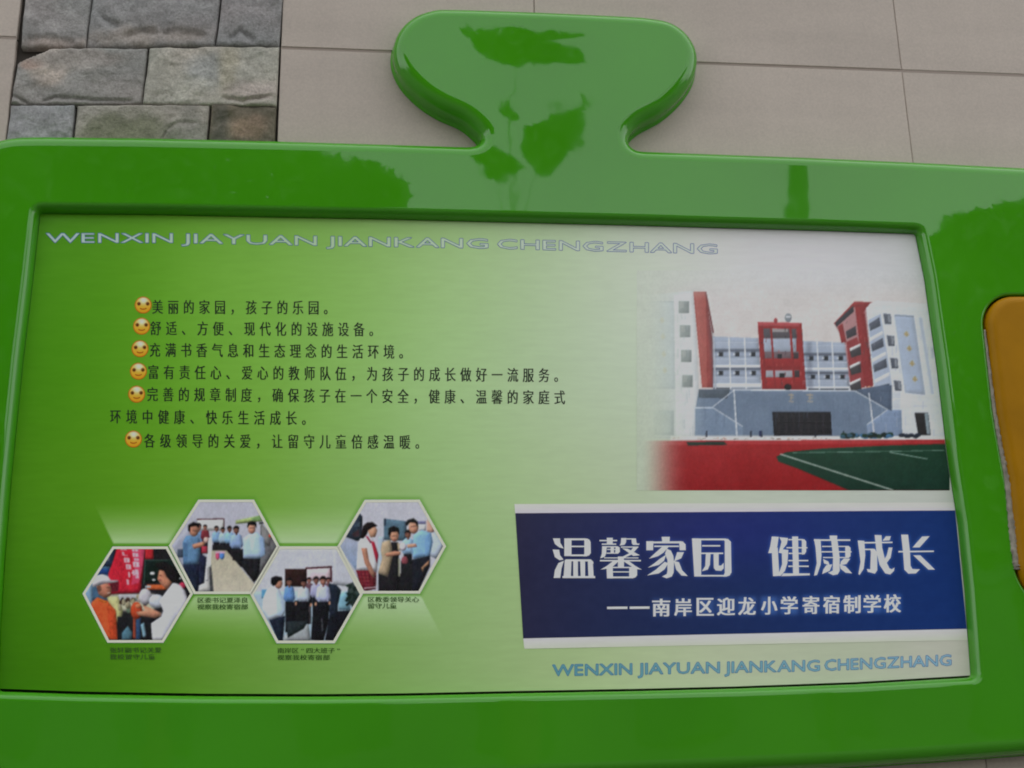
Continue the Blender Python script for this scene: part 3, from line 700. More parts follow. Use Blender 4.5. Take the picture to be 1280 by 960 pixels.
# left wing
A.poly((182, 188, 193), [(60, 100), (225, 85), (240, 400), (232, 560), (60, 560)])
A.rect((164, 178, 190), 83, 120, 166, 400); A.line((130, 148, 160), (83, 121), (163, 121), 4)
A.poly((196, 198, 202), [(160, 100), (225, 90), (240, 400), (228, 560), (166, 560)])
for y in (119, 196, 275, 356):
    x = 176+(y-119)*.045; A.rect((118, 128, 130), x, y, x+33, y+38); A.rect((150, 154, 150), x+3, y+3, x+16, y+22, a=.6)
for i, y in enumerate((180, 232, 288, 340)): A.ell((176, 160, 90), 122+i*3, y, 6, 10, a=.5); A.line((170, 150, 80), (114+i*3, y), (130+i*3, y+3), 3, a=.5)
A.rect((140, 156, 164), 95, 468, 160, 548); A.rect((160, 172, 176), 108, 480, 150, 540, a=.6); A.line((150, 160, 166), (90, 442), (155, 442), 3, a=.6)
A.poly((158, 62, 56), [(222, 88), (263, 88), (272, 160), (288, 270), (287, 395), (250, 395)]); A.poly((178, 86, 76), [(226, 92), (262, 92), (266, 395), (250, 395)], a=.7); A.line((130, 60, 60), (262, 90), (286, 220), 5)
# middle block
A.poly((146, 158, 178), [(284, 232), (430, 237), (440, 400), (286, 402)]); A.poly((146, 158, 178), [(568, 246), (712, 252), (724, 404), (580, 402)])
for (x0, x1, y0) in ((286, 440, 272), (286, 442, 332), (575, 716, 284), (580, 722, 344)):
    A.rect((92, 100, 116), x0, y0, x1, y0+9); A.rect((140, 152, 174), x0, y0+9, x1, y0+26); A.rect((120, 130, 150), x0, y0+10, x1, y0+14, a=.6)
    for q in range(3): xx = x0+18+q*(x1-x0)/3; A.rect((44, 48, 54), xx, y0+10, xx+14, y0+24); A.rect((200, 204, 208), xx-6, y0+14, xx+1, y0+20, a=.7)
for (a_, b_, y) in ((286, 442, 322), (286, 442, 382), (576, 722, 332), (580, 724, 392)): A.rect((196, 200, 210), a_, y, b_, y+9 if y < 380 else y+14)
A.rect((90, 96, 104), 288, 396, 340, 402); A.rect((80, 86, 94), 590, 398, 720, 403)
for x in (287, 336, 386): A.line((200, 204, 212), (x, 235), (x+6, 400), 4.5)
for x in (618, 666): A.line((200, 204, 212), (x, 248), (x+8, 402), 4.5)
# red centre
A.poly((156, 36, 36), [(428, 186), (560, 190), (584, 402), (443, 400)])
A.poly((84, 78, 84), [(446, 206), (552, 208), (554, 240), (448, 238)]); A.rect((150, 160, 178), 446, 238, 552, 280); A.poly((206, 198, 194), [(470, 206), (525, 208), (526, 218), (470, 218)], a=.5)
A.rect((110, 90, 96), 450, 280, 560, 304); A.rect((160, 34, 34), 445, 302, 575, 336); A.rect((150, 150, 160), 455, 340, 562, 364); A.rect((162, 34, 34), 450, 364, 580, 400)
A.rect((40, 40, 44), 492, 288, 506, 302); A.rect((30, 32, 36), 498, 350, 514, 364); A.rect((64, 52, 56), 540, 284, 558, 304); A.rect((64, 52, 56), 545, 340, 562, 362)
for (x, w_) in ((436, 14), (470, 6), (532, 7), (562, 14)): A.line((158, 34, 34), (x, 190), (x+14, 400), w_)
A.line((180, 66, 70), (430, 192), (562, 194), 12); A.ell((168, 60, 64), 486, 182, 6, 9); A.ell((120, 128, 136), 526, 172, 11, 14); A.rect((200, 200, 206), 518, 166, 534, 172); A.ell((20, 18, 20), 525, 394, 12, 10)
# right red wing
A.poly((170, 120, 122), [(672, 190), (738, 122), (780, 124), (800, 390), (726, 402), (706, 250)])
A.poly((150, 42, 42), [(738, 124), (790, 122), (770, 150), (800, 390), (770, 396)]); A.poly((156, 52, 52), [(672, 190), (738, 120), (795, 122), (760, 136), (735, 138), (682, 198)])
A.poly((60, 58, 64), [(676, 188), (734, 134), (736, 152), (680, 202)]); A.poly((150, 44, 44), [(685, 200), (700, 190), (712, 250), (696, 252)])
A.poly((70, 66, 72), [(710, 216), (742, 198), (745, 226), (714, 240)]); A.poly((150, 44, 46), [(712, 250), (746, 234), (800, 390), (727, 402)], a=.85)
for y in (262, 318, 372): A.poly((70, 66, 70), [(722, y+14), (757, y), (760, y+28), (728, y+38)]); A.poly((206, 204, 208), [(722, y+8), (757, y-8), (758, y), (724, y+17)])
# right white wing
A.poly((190, 194, 202), [(775, 140), (810, 118), (1000, 130), (1040, 560), (860, 560), (800, 400)])
A.poly((146, 160, 184), [(782, 180), (822, 160), (858, 390), (802, 392)], a=.8)
for y in (182, 248, 314): A.poly((84, 90, 104), [(784+(y-182)*.1, y+10), (818+(y-182)*.16, y-12), (822+(y-182)*.16, y+16), (788+(y-182)*.1, y+32)]); A.poly((206, 208, 214), [(784+(y-182)*.14, y+56), (828+(y-182)*.16, y+32), (830+(y-182)*.16, y+44), (786+(y-182)*.14, y+68)])
A.poly((70, 84, 104), [(802, 394), (850, 382), (856, 460), (812, 440)])
for i, y in enumerate((158, 228, 300, 372)): x = 830+i*11; A.poly((88, 94, 106), [(x, y), (x+24, y+3), (x+26, y+34), (x+5, y+34)]); A.poly((150, 156, 166), [(x+14, y+4), (x+22, y+6), (x+24, y+30), (x+16, y+28)], a=.6)
A.poly((154, 168, 190), [(866, 164), (928, 168), (964, 418), (900, 412)]); A.line((120, 134, 156), (866, 164), (928, 168), 4)
A.poly((150, 164, 186), [(944, 172), (954, 172), (992, 416), (984, 416)], a=.6)
for i, y in enumerate((224, 270, 318, 368)): A.ell((178, 160, 110), 904+i*9, y, 7, 8, a=.8); A.line((150, 130, 80), (896+i*9, y), (914+i*9, y+3), 3, a=.7); A.line((150, 130, 80), (904+i*9, y-9), (906+i*9, y+9), 3, a=.7)
A.poly((50, 48, 50), [(930, 476), (974, 476), (982, 548), (942, 548)]); A.poly((130, 146, 156), [(962, 478), (974, 478), (980, 545), (970, 545)]); A.line((176, 180, 186), (925, 454), (970, 454), 3)
# grey stage wall
A.poly((102, 120, 144), [(240, 400), (360, 402), (740, 406), (845, 465), (886, 466), (892, 556), (228, 556), (230, 460)])
A.poly((76, 88, 100), [(240, 402), (340, 402), (330, 430), (240, 428)]); A.poly((116, 136, 162), [(228, 460), (284, 460), (380, 522), (380, 556), (228, 556)], a=.8)
A.poly((120, 140, 172), [(776, 514), (842, 466), (888, 466), (890, 554), (780, 554)]); A.poly((60, 80, 110), [(790, 406), (850, 400), (858, 462), (842, 462)], a=.8)
A.poly((24, 20, 24), [(475, 474), (662, 474), (666, 548), (480, 550)])
for i in range(7): A.rect((46, 34, 36), 490+i*24, 480, 500+i*24, 545, a=.5)
for p, q in (((284, 458), (352, 404)), ((352, 403), (740, 406)), ((740, 406), (844, 466)), ((284, 459), (380, 520)), ((228, 460), (284, 460)), ((844, 466), (778, 514)), ((842, 466), (888, 466))): A.line((196, 204, 214), p, q, 3.4)
A.line((204, 208, 212), (352, 402), (362, 556), 4.5); A.line((214, 214, 216), (784, 412), (800, 540), 4)
A.ell((200, 140, 110), 786, 398, 9, 8); A.line((210, 190, 180), (772, 390), (780, 410), 3); A.line((210, 190, 180), (800, 386), (792, 410), 3)
for (x, w_) in ((528, 16), (586, 20)):
    A.line((176, 152, 116), (x-2, 418), (x+w_, 420), 4, a=.8); A.line((176, 152, 116), (x+4, 428), (x+w_, 428), 4, a=.7); A.line((170, 148, 116), (x+w_*.5, 414), (x+w_*.4, 436), 4, a=.7); A.line((180, 160, 130), (x, 439), (x+w_, 441), 5, a=.6)
A.rect((204, 200, 198), 150, 550, 1040, 566); A.rect((190, 190, 190), 160, 548, 480, 556, a=.5)
A.poly((78, 94, 118), [(738, 404), (802, 392), (858, 388), (858, 470), (845, 466)]); A.line((196, 204, 214), (740, 406), (844, 466), 3.4); A.line((214, 214, 216), (784, 412), (800, 540), 4)
# finer marks of the photographed facades
rr = random.Random(77)
for i in range(26): A.line((100, 118, 144), (246, 410+i*5.6), (884, 412+i*5.5), 1.2, a=.45)
for i in range(46): x = 246+rr.random()*630; y = 412+rr.random()*70; A.line((88, 104, 128), (x, y), (x+rr.uniform(-2, 2), y+12+rr.random()*40), 2+rr.random()*3, a=.3)
for x0, x1, ys in ((288, 432, (262, 322-6, 376)), (574, 716, (272, 326, 386))):
    for y in ys:
        for q in range(int((x1-x0)/5)): A.line((176, 182, 196), (x0+q*5, y-12), (x0+q*5+.5, y), 1.4, a=.6)
        A.line((206, 208, 214), (x0, y-12), (x1, y-11), 1.5, a=.5)
for i in range(60):
    x = rr.choice((rr.uniform(170, 230), rr.uniform(780, 1000))); y = rr.uniform(150, 540)
    A.line((150, 158, 170), (x, y), (x+rr.uniform(-1, 2), y+8+rr.random()*30), 1.5+rr.random()*3, a=.4)
for i in range(30): x = rr.uniform(432, 575); y = rr.uniform(200, 395); A.line(rr.choice(((96, 26, 30), (190, 84, 80), (60, 50, 56))), (x, y), (x+rr.uniform(-1, 1), y+4+rr.random()*14), 1.5+rr.random()*2, a=.6)
for i in range(24): x = rr.uniform(690, 795); y = rr.uniform(150, 395); A.line(rr.choice(((96, 30, 34), (190, 90, 88), (70, 60, 66))), (x, y), (x+rr.uniform(-6, 6), y+6+rr.random()*14), 1.5+rr.random()*2, a=.5)
A.poly((70, 74, 90), [(266, 130), (290, 250), (296, 400), (284, 400)], a=.35, soft=1.5); A.poly((60, 66, 84), [(584, 250), (600, 250), (606, 402), (588, 402)], a=.3, soft=1.5)
for i in range(44): x = rr.uniform(160, 700); A.ell(rr.choice(((150, 144, 138), (206, 204, 200), (110, 100, 90), (170, 110, 90))), x, 556+rr.random()*6, 3+rr.random()*5, 1.6, a=.6)
for x in (262, 404, 438, 610, 700): A.poly((40, 44, 56), [(x, 534), (x+5, 534), (x+6, 554), (x-1, 554)], a=.7)
# track and pitch
A.poly((172, 28, 30), [(0, 566), (1050, 562), (1050, 726), (0, 726)], col2=(158, 22, 26)); A.poly((190, 58, 62), [(0, 566), (1050, 562), (1050, 574), (0, 580)], a=.6)
A.poly((40, 60, 50), [(200, 570), (320, 568), (332, 579), (205, 581)])
A.poly((30, 74, 52), [(1050, 575), (860, 580), (640, 590), (520, 602), (488, 616), (494, 632), (560, 656), (640, 690), (720, 724), (1050, 724)], col2=(24, 62, 48))
A.line((176, 186, 176), (500, 608), (862, 724), 4.2); A.line((140, 170, 156), (540, 604), (820, 600), 2, a=.8); A.line((140, 170, 156), (820, 600), (1030, 596), 2, a=.8); A.line((160, 186, 176), (850, 602), (972, 624), 2.6)
for i in range(40):
    rr = random.Random(300+i); x = 700+rr.random()*160; A.ell(rr.choice([(36, 66, 48), (50, 90, 110), (30, 50, 44), (60, 110, 150)]), x, 554-rr.random()*10, 10, 6)
for i in range(10): rr = random.Random(340+i); A.ell((44, 52, 66), 880+rr.random()*70, 552-rr.random()*6, 10, 6)
A.rect((40, 50, 90), 433, 534, 440, 552)
A.C = (A.C-160)*1.10+156
A.C += 7*fbm(A.X*.06, A.Y*.05, 91, 4)[..., None]
# soft left and top edge, then back into the sheet
sm = lambda t: np.clip(t, 0, 1)**2*(3-2*np.clip(t, 0, 1))
k_ = sm((A.X-802)/88)*sm((A.Y-338)/40)*(1-.0*A.X)
k_ = np.where(A.Y > 548, sm((A.X-800)/66), k_)
A.C = base*(1-k_[..., None])+A.C*k_[..., None]
xe = np.interp(A.Y, [p[1] for p in PR], [p[0] for p in PR])-.9
A.X = np.minimum(A.X, xe)
A.build('building_photo', poster, lay(2), .6, 21, 4, sat=.76, mott=.18).__setitem__('label', 'large faded photo of a white and red school building behind a red running track')

# --- white strips and dark blue title banner
def strip(name, q, y, nx, ny, cf, m=PRINT):
    u = np.linspace(0, 1, nx)[None, :]; v = np.linspace(0, 1, ny)[:, None]
    X = (q[0][0]*(1-u)+q[1][0]*u)*(1-v)+(q[3][0]*(1-u)+q[2][0]*u)*v
    Y = (q[0][1]*(1-u)+q[1][1]*u)*(1-v)+(q[3][1]*(1-u)+q[2][1]*u)*v
    o = gridmesh(name, PA(X, Y, y), m, None, alb(cf(X, Y, u+0*v, v+0*u))); o.parent = poster; return o
def mixc(a, b, t): return np.array(a, float)*(1-t[..., None])+np.array(b, float)*t[..., None]
strip('white_strip', [(643, 630), (XR(630), 628), (XR(640), 640), (644, 642)], lay(3), 60, 6, lambda X, Y, u, v: mixc((194, 196, 186), (190, 184, 192), v))
strip('white_strip', [(653.8, 796), (XR(785), 784), (XR(800), 800), (655.5, 811)], lay(3), 60, 6, lambda X, Y, u, v: mixc((194, 190, 196), (188, 192, 176), v))
A = Art(644, 637, 1209, 800, 1.0)
BQ = [(644.2, 641.5), (XR(638), 638), (XR(786), 786), (654, 798)]
def bcol(X, Y, u=None, v=None):
    t = np.clip((X-650)/560, 0, 1)**.8
    c = mixc((36, 36, 62), (15, 46, 106), t)
    c = np.where((t < .45)[..., None], c, c)
    g = np.exp(-(((X-900)/150)**2+((Y-660)/50)**2)); return c+np.array((2, -4, 14))*g[..., None]

# title characters drawn stroke by stroke (positions read off two enlarged views)
TITLE = {
 0: [[(57,92),(102,92),(104,120),(127,157),(98,150),(70,128)],[(55,163),(97,165),(103,200),(125,228),(100,232),(70,212)],[(92,250),(128,235),(112,285),(104,345),(62,345),(70,295)],
     [(130,92),(176,92),(176,205),(130,205)],[(170,92),(262,92),(262,104),(170,104)],[(252,92),(275,93),(290,100),(298,115),(300,185),(290,200),(270,207),(250,207),(258,190),(258,108)],[(172,139),(260,139),(260,148),(172,148)],[(172,195),(262,195),(262,206),(172,206)],
     [(136,226),(298,226),(314,240),(318,256),(300,240),(150,238)],[(133,230),(176,230),(172,338),(125,338)],[(187,232),(217,232),(217,338),(187,338)],[(231,232),(263,232),(263,338),(235,338)],[(280,232),(312,238),(318,338),(284,338)],[(118,333),(327,333),(327,346),(118,346)]],
 1: [[(355,102),(468,102),(468,110),(355,110)],[(402,88),(440,88),(440,130),(402,130)],[(370,125),(462,125),(462,133),(370,133)],
     [(372,142),(470,142),(484,150),(486,178),(474,190),(455,190),(458,150),(372,150)],[(372,144),(402,144),(398,190),(388,210),(360,220),(370,190)],[(404,160),(460,160),(460,166),(404,166)],[(400,183),(462,183),(462,190),(400,190)],[(426,145),(448,145),(448,188),(426,188)],
     [(494,90),(528,90),(524,120),(514,134),(484,138),(492,120)],[(515,92),(580,92),(580,99),(515,99)],[(560,92),(588,92),(592,120),(600,126),(612,124),(608,134),(570,134),(562,124)],[(492,144),(604,144),(604,151),(492,151)],[(572,148),(604,148),(560,196),(520,214),(484,218),(540,190)],[(500,155),(536,158),(614,200),(572,205)],
     [(358,230),(620,230),(620,239),(358,239)],[(385,214),(604,214),(604,220),(385,220)],[(473,208),(512,208),(512,276),(473,276)],[(440,238),(478,238),(430,282),(362,292),(402,268)],[(508,238),(545,238),(582,266),(626,292),(584,288)],
     [(400,274),(440,274),(442,348),(403,348)],[(436,274),(560,274),(560,282),(436,282)],[(545,274),(575,274),(596,284),(596,328),(585,342),(565,348),(545,346)],[(436,303),(550,303),(550,310),(436,310)],[(436,336),(556,336),(556,347),(436,347)]],
 2: [[(753,82),(805,82),(803,116),(757,116)],[(655,110),(700,110),(698,168),(655,168)],[(695,112),(880,110),(880,124),(695,124)],[(860,110),(888,112),(906,130),(907,168),(868,168),(866,128)],[(705,138),(864,138),(864,147),(705,147)],
     [(758,144),(800,144),(764,184),(730,206),(672,222),(706,190)],[(786,158),(812,170),(828,205),(832,250),(830,310),(818,336),(785,348),(755,336),(786,320),(790,300),(790,230),(774,190)],[(742,222),(782,196),(768,236),(735,262),(664,280),(705,252)],[(772,242),(796,250),(772,290),(735,316),(660,329),(716,292)],
     [(852,180),(896,180),(878,220),(832,240),(842,212)],[(830,236),(864,244),(884,296),(920,333),(880,330),(846,292)]],
 3: [[(947,92),(992,92),(994,336),(962,336)],[(988,93),(1165,93),(1165,104),(988,104)],[(1148,93),(1178,96),(1196,114),(1200,310),(1188,330),(1165,337),(1146,337),(1157,312),(1157,112)],[(990,326),(1160,326),(1160,336),(990,336)],[(988,93),(1006,93),(1006,336),(988,336)],
     [(1012,135),(1128,135),(1128,144),(1012,144)],[(1002,183),(1147,183),(1147,192),(1002,192)],[(1036,188),(1066,188),(1062,260),(1048,292),(1010,303),(1032,268)],[(1085,188),(1118,188),(1118,266),(1134,266),(1150,248),(1150,284),(1134,300),(1100,298),(1087,282)]],
}
TITLE2 = {
 4: [[(178,80),(222,82),(214,140),(204,182),(176,186),(155,186),(168,142)],[(178,176),(216,150),(226,332),(186,334)],[(226,84),(282,90),(274,128),(248,162),(284,166),(278,250),(262,300),(232,334),(218,328),(244,258),(242,188),(222,184),(240,112)],[(250,316),(421,316),(421,328),(238,334)],
     [(308,80),(346,80),(352,320),(314,320)],[(284,96),(376,96),(376,104),(284,104)],[(364,96),(386,98),(398,112),(398,176),(388,194),(370,196),(370,110)],[(272,148),(406,148),(406,156),(272,156)],[(286,184),(380,184),(380,192),(286,192)],[(284,230),(411,230),(411,238),(284,238)],[(284,266),(414,266),(414,275),(284,275)]],
 5: [[(548,74),(596,74),(596,102),(550,102)],[(448,98),(680,98),(680,108),(448,108)],[(448,96),(490,98),(496,200),(490,262),(468,326),(448,330),(466,250),(458,150)],[(500,140),(668,140),(668,147),(500,147)],[(496,174),(688,174),(688,182),(496,182)],[(506,211),(666,211),(666,218),(506,218)],[(648,140),(670,141),(682,152),(682,206),(670,218),(648,218)],
     [(558,104),(598,104),(612,212),(612,300),(600,322),(570,328),(538,312),(568,298),(570,212)],[(506,224),(540,240),(548,264),(512,252)],[(528,262),(566,258),(548,300),(500,320),(508,290)],[(640,220),(680,222),(656,256),(616,264),(620,240)],[(612,258),(650,270),(692,316),(650,312),(618,286)]],
 6: [[(728,105),(770,108),(776,200),(766,286),(740,326),(732,320),(746,240)],[(766,115),(950,113),(950,122),(766,125)],[(770,158),(830,158),(830,167),(770,167)],[(806,158),(838,160),(852,184),(853,296),(838,318),(792,306),(786,288),(808,290),(812,180)],
     [(836,70),(880,72),(884,150),(902,226),(932,284),(946,290),(963,278),(960,300),(936,323),(904,316),(868,262),(848,180)],[(926,150),(950,150),(938,216),(900,268),(888,242),(914,200)],[(908,78),(940,78),(932,104),(886,108)]],
 7: [[(1006,68),(1050,68),(1062,176),(1066,268),(1078,288),(1126,290),(1100,316),(1052,318),(1026,292),(1018,180)],[(1140,80),(1188,78),(1124,150),(1078,150)],[(988,172),(1215,170),(1215,179),(988,182)],[(1083,200),(1128,200),(1222,292),(1180,292)]],
}
strokes = []
for D, ox in ((TITLE, 680), (TITLE2, 930)):
    for kk, ss in D.items():
        for s_ in ss: strokes.append([(ox+x/5.12, 655+y/5.12) for x, y in s_])

_glyphs = {}
def glyph(ch, off, res=2):
    key = (ch, off, res)
    if key not in _glyphs:
        c = bpy.data.curves.new('g', 'FONT'); c.body = ch; c.offset = off; c.resolution_u = res
        o = bpy.data.objects.new('g', c); COL.objects.link(o)
        me = o.evaluated_get(bpy.context.evaluated_depsgraph_get()).to_mesh()
        _glyphs[key] = (np.array([v.co[:2] for v in me.vertices]).reshape(-1, 2), [tuple(p.vertices) for p in me.polygons])
        bpy.data.objects.remove(o); bpy.data.curves.remove(c)
    return _glyphs[key]
def lettering(name, items, y, m, parent=None, spread=((0, 0),)):
    """items: (glyph, offset, map from glyph space to survey position); spread: small shifts in survey units that thicken the strokes"""
    v, f = [], []
    for k, (dx, dy) in enumerate(spread):
        for (ch, off, fn) in items:
            gv_, gf_ = glyph(ch, off)
            if not len(gv_): continue
            s = len(v); X, Y = fn(gv_[:, 0], gv_[:, 1]); v += [tuple(p) for p in PA(X+dx, Y+dy, y-.00001*k)]
            f += [tuple(s+i for i in t) for t in gf_]
    me = bpy.data.meshes.new(name); me.from_pydata(v, [], f)
    bm = bmesh.new(); bm.from_mesh(me)
    for q in bm.faces: q.normal_update()
    bmesh.ops.reverse_faces(bm, faces=[q for q in bm.faces if q.normal.y > 0]); bm.to_mesh(me); bm.free()
    o = link(name, me, m); o.parent = parent or poster; return o
G0 = glyph('田', 0)[0]
EMW = 1.0
def cell(cx, cy, w_, h_, sl=0):      # em box centred on cx, cy
    return lambda x, y: (cx+(x-.5)*w_+(.0)*y, cy-(y-.37)*h_+(x-.5)*sl)
def boxfit(ch, off, x0, y0, x1, y1, sl=0):
    g_ = glyph(ch, off)[0]; a, b = g_.min(0), g_.max(0)
    return lambda x, y: (x0+(x-a[0])/(b[0]-a[0])*(x1-x0), y1-(y-a[1])/(b[1]-a[1])*(y1-y0)+((x-a[0])/(b[0]-a[0])-.5)*sl)

sub = '南岸区迎龙小学寄宿制学校'
subbox = [(815, 838), (842.5, 865), (870.5, 892.5), (896, 919), (922.5, 945), (951, 972), (975.5, 997.5), (1003, 1024.5), (1028.5, 1050), (1054, 1076), (1079, 1101.5), (1104.5, 1126.5)]
sub_items, sub_rects = [], []
for i, (ch, (x0, x1)) in enumerate(zip(sub, subbox)):
    yb0 = 770.8-5.0*i/11; yt0 = 748.2-5.5*i/11
    sub_items.append((ch, 0, boxfit(ch, 0, x0+.9, yt0+.4, x1-.9, yb0-.4)))
    sub_rects.append([(x0, yt0), (x1, yt0), (x1, yb0), (x0, yb0)])
# banner with the soft blue glow round its letters
A.C = bcol(A.X, A.Y)
cv = np.zeros(A.X.shape)
for s_ in strokes: cv = np.maximum(cv, A.cov(s_))
for s_ in sub_rects: cv = np.maximum(cv, A.cov(s_)*.6)
gl = np.clip(blur(cv, 2.4)*1.35, 0, 1)[..., None]*np.clip((A.X-640)/300, .15, 1)[..., None]
A.C = A.C*(1-gl*.62)+np.array((84, 128, 200))*gl*.62
A.C += 3*fbm(A.X*.12, A.Y*.12, 8, 3)[..., None]
Xb, Yb = A.X.copy(), A.Y.copy()
U = (Xb-644)/(1209-644); Vv = (Yb-637)/(800-637)
Xq = (BQ[0][0]*(1-U)+BQ[1][0]*U)*(1-Vv)+(BQ[3][0]*(1-U)+BQ[2][0]*U)*Vv
Yq = (BQ[0][1]*(1-U)+BQ[1][1]*U)*(1-Vv)+(BQ[3][1]*(1-U)+BQ[2][1]*U)*Vv
def samp(C, X, Y):
    ix = np.clip(X-644, 0, C.shape[1]-1.001); iy = np.clip(Y-637, 0, C.shape[0]-1.001); i, j = ix.astype(int), iy.astype(int); fx, fy = (ix-i)[..., None], (iy-j)[..., None]
    return (C[j, i]*(1-fx)+C[j, i+1]*fx)*(1-fy)+(C[j+1, i]*(1-fx)+C[j+1, i+1]*fx)*fy
ban = gridmesh('title_banner', PA(Xq, Yq, lay(4)), PRINT, None, alb(samp(A.C, Xq, Yq).clip(1, 235))); ban.parent = poster
ban['label'] = 'dark blue banner with white Chinese title'
for D, ox in ((TITLE, 680), (TITLE2, 930)):
    for ss in D.values():
        v, f = [], []
        for i, s_ in enumerate(ss):
            y = lay(6)-.000012*i; p = [P(ox+a/5.12, 655+b/5.12, y) for a, b in s_]; k0 = len(v); v += p
            f += [tuple(k0+j for j in t) for t in tessellate_polygon([[Vector((q[0], q[2], 0)) for q in p]])]
        mesh('title_character', v, f, INK_WHITE).parent = poster
lettering('subtitle_lettering', sub_items, lay(6), INK_WHITE, spread=[(a, b) for a in (-.75, -.25, .25, .75) for b in (-.2, .2)])
v, f = [], []
for (x0, x1, y0) in ((758.8, 784.3, 759.8), (787, 812, 759.6)):
    k0 = len(v); v += [P(a, b, lay(6)) for a, b in ((x0, y0-1.4), (x1, y0-1.6), (x1, y0+1.4), (x0, y0+1.6))]; f.append((k0+3, k0+2, k0+1, k0))
d_ = mesh('dash', v, f, INK_WHITE); d_.parent = poster

# --- body text
LINES = [("美丽的家园，孩子的乐园。", 197, 19.5, 383.8, 384.8), ("舒适、方便、现代化的设施设备。", 194.7, 19.55, 410.5, 412), ("充满书香气息和生态理念的生活环境。", 193.7, 19.5, 437.5, 440),
         ("富有责任心、爱心的教师队伍，为孩子的成长做好一流服务。", 191.7, 19.53, 465.3, 469.3), ("完善的规章制度，确保孩子在一个安全，健康、温馨的家庭式", 190.7, 19.57, 493, 497),
         ("环境中健康、快乐生活成长。", 144.5, 19.97, 520.8, 523), ("各级领导的关爱，让留守儿童倍感温暖。", 187, 19.94, 551, 552.8)]
BIG = .0
for s_, x0, adv, ya, yb_ in LINES:
    n = len(s_); items = []
    for i, ch in enumerate(s_):
        items.append((ch, 0, cell(x0+adv*i, ya+(yb_-ya)*i/(n-1), 14.2, 19.0)))
    lettering('text_line', items, lay(2), INK_DARK, spread=((-.28, 0), (.28, 0)))['kind'] = 'stuff'
# --- smiling faces
SM = [(179, 381.3), (177, 407.7), (175, 435.8), (173, 464), (170.8, 492.7), (166.8, 548.8)]
def smiley(cx, cy):
    A = Art(cx-11.5, cy-11.5, cx+11.5, cy+11.5, .4)
    r = np.hypot(A.X-cx, A.Y-cy); t = np.clip((A.Y-cy+10)/20, 0, 1)
    col = mixc((222, 176, 70), (212, 138, 26), t); hi = np.exp(-(((A.X-cx-.5)/6)**2+((A.Y-cy+6)/5)**2))[..., None]
    col = col*(1-hi)+np.array((206, 204, 182))*hi
    rim = np.clip((r-8.6)/1.8, 0, 1)[..., None]; col = col*(1-rim)+np.array((156, 84, 24))*rim
    for dx in (-5.4, 5.6):
        e = np.exp(-((np.hypot(A.X-cx-dx, A.Y-cy+1.6)/2.3)**4))[..., None]; col = col*(1-e)+np.array((66, 34, 14))*e
        e = np.exp(-((np.hypot(A.X-cx-dx+.4, A.Y-cy+2.3)/.8)**2))[..., None]*.5; col = col*(1-e)+np.array((150, 110, 70))*e
    my = cy+4.6-((A.X-cx)/4.0)**2*1.1; mk = (np.exp(-((A.Y-my-.6)/.75)**2)*(abs(A.X-cx) < 4.2))[..., None]; col = col*(1-mk*.85)+np.array((110, 54, 16))*mk*.85
    xc, yc = (A.X[1:, 1:]+A.X[:-1, :-1])/2, (A.Y[1:, 1:]+A.Y[:-1, :-1])/2
    V = PA(A.X, A.Y, lay(2)); o = gridmesh('smiley_face', V, PRINT, None, alb(col), keep=np.hypot(xc-cx, yc-cy) < 10.6); o.parent = poster
for q in SM: smiley(*q)
# --- pinyin lines: outline lettering (dark letter, paler letter inset on it)
def latin(name, words, ycurve, cap, m_out, m_in, boldo, boldi):
    its_o, its_i = [], []
    caph = glyph('H', 0)[0][:, 1].max()
    for wd, x0, x1 in words:
        # natural widths
        adv = []; pen = 0
        for q_, ch in enumerate(wd):
            g_ = glyph(ch, 0)[0]; adv.append((pen-g_[:, 0].min(), g_[:, 0].max()-g_[:, 0].min())); gap = .12-(.055 if ch in 'AYWX' else 0)-(.055 if wd[q_+1:q_+2] in tuple('AYWXJ') else 0)
            pen += g_[:, 0].max()-g_[:, 0].min()+gap
        tot = pen-gap; sx = (x1-x0)/tot
        for ch, (p_, w__) in zip(wd, adv):
            def fn(x, y, p_=p_, x0=x0, sx=sx):
                X = x0+(x+p_)*sx; yb0, h_ = ycurve(X); return X, yb0-y/caph*h_
            its_o.append((ch, boldo, fn)); its_i.append((ch, boldi, fn))
    lettering(name, its_o, lay(1.6), m_out, spread=[(a*.62, b*.62) for a, b in ((-1, 0), (1, 0), (0, -1), (0, 1), (-.7, -.7), (.7, .7), (.7, -.7), (-.7, .7))]); lettering('lettering_fill', its_i, lay(3), m_in)
def yc_top(X): return np.interp(X, [57, 216, 396, 610, 750, 897], [303.2, 303.4, 306.8, 310.4, 313.8, 317.2]), 11.6
def yc_bot(X): return np.interp(X, [690, 900, 1024, 1189], [844.8, 841, 838.6, 831.5]), np.interp(X, [690, 1189], [13.6, 13.2])
def latmat(name, stops):          # the fill shade of the outline letters changes along the line
    m = mat(name, (1, 1, 1), .25, spec=.4); sx = N(m, 'ShaderNodeSeparateXYZ'); L(m, coords(m), sx.inputs[0])
    r = N(m, 'ShaderNodeMapRange'); r.inputs['From Min'].default_value = P(50, 300)[0]; r.inputs['From Max'].default_value = P(1190, 300)[0]; L(m, sx.outputs[0], r.inputs['Value'])
    cr = N(m, 'ShaderNodeValToRGB'); L(m, r.outputs[0], cr.inputs[0]); e = cr.color_ramp.elements
    for i, (p_, c) in enumerate(stops):
        q = e[i] if i < 2 else e.new(p_); q.position = p_; q.color = (*alb(c), 1)
    L(m, cr.outputs[0], B(m).inputs['Base Color']); return m
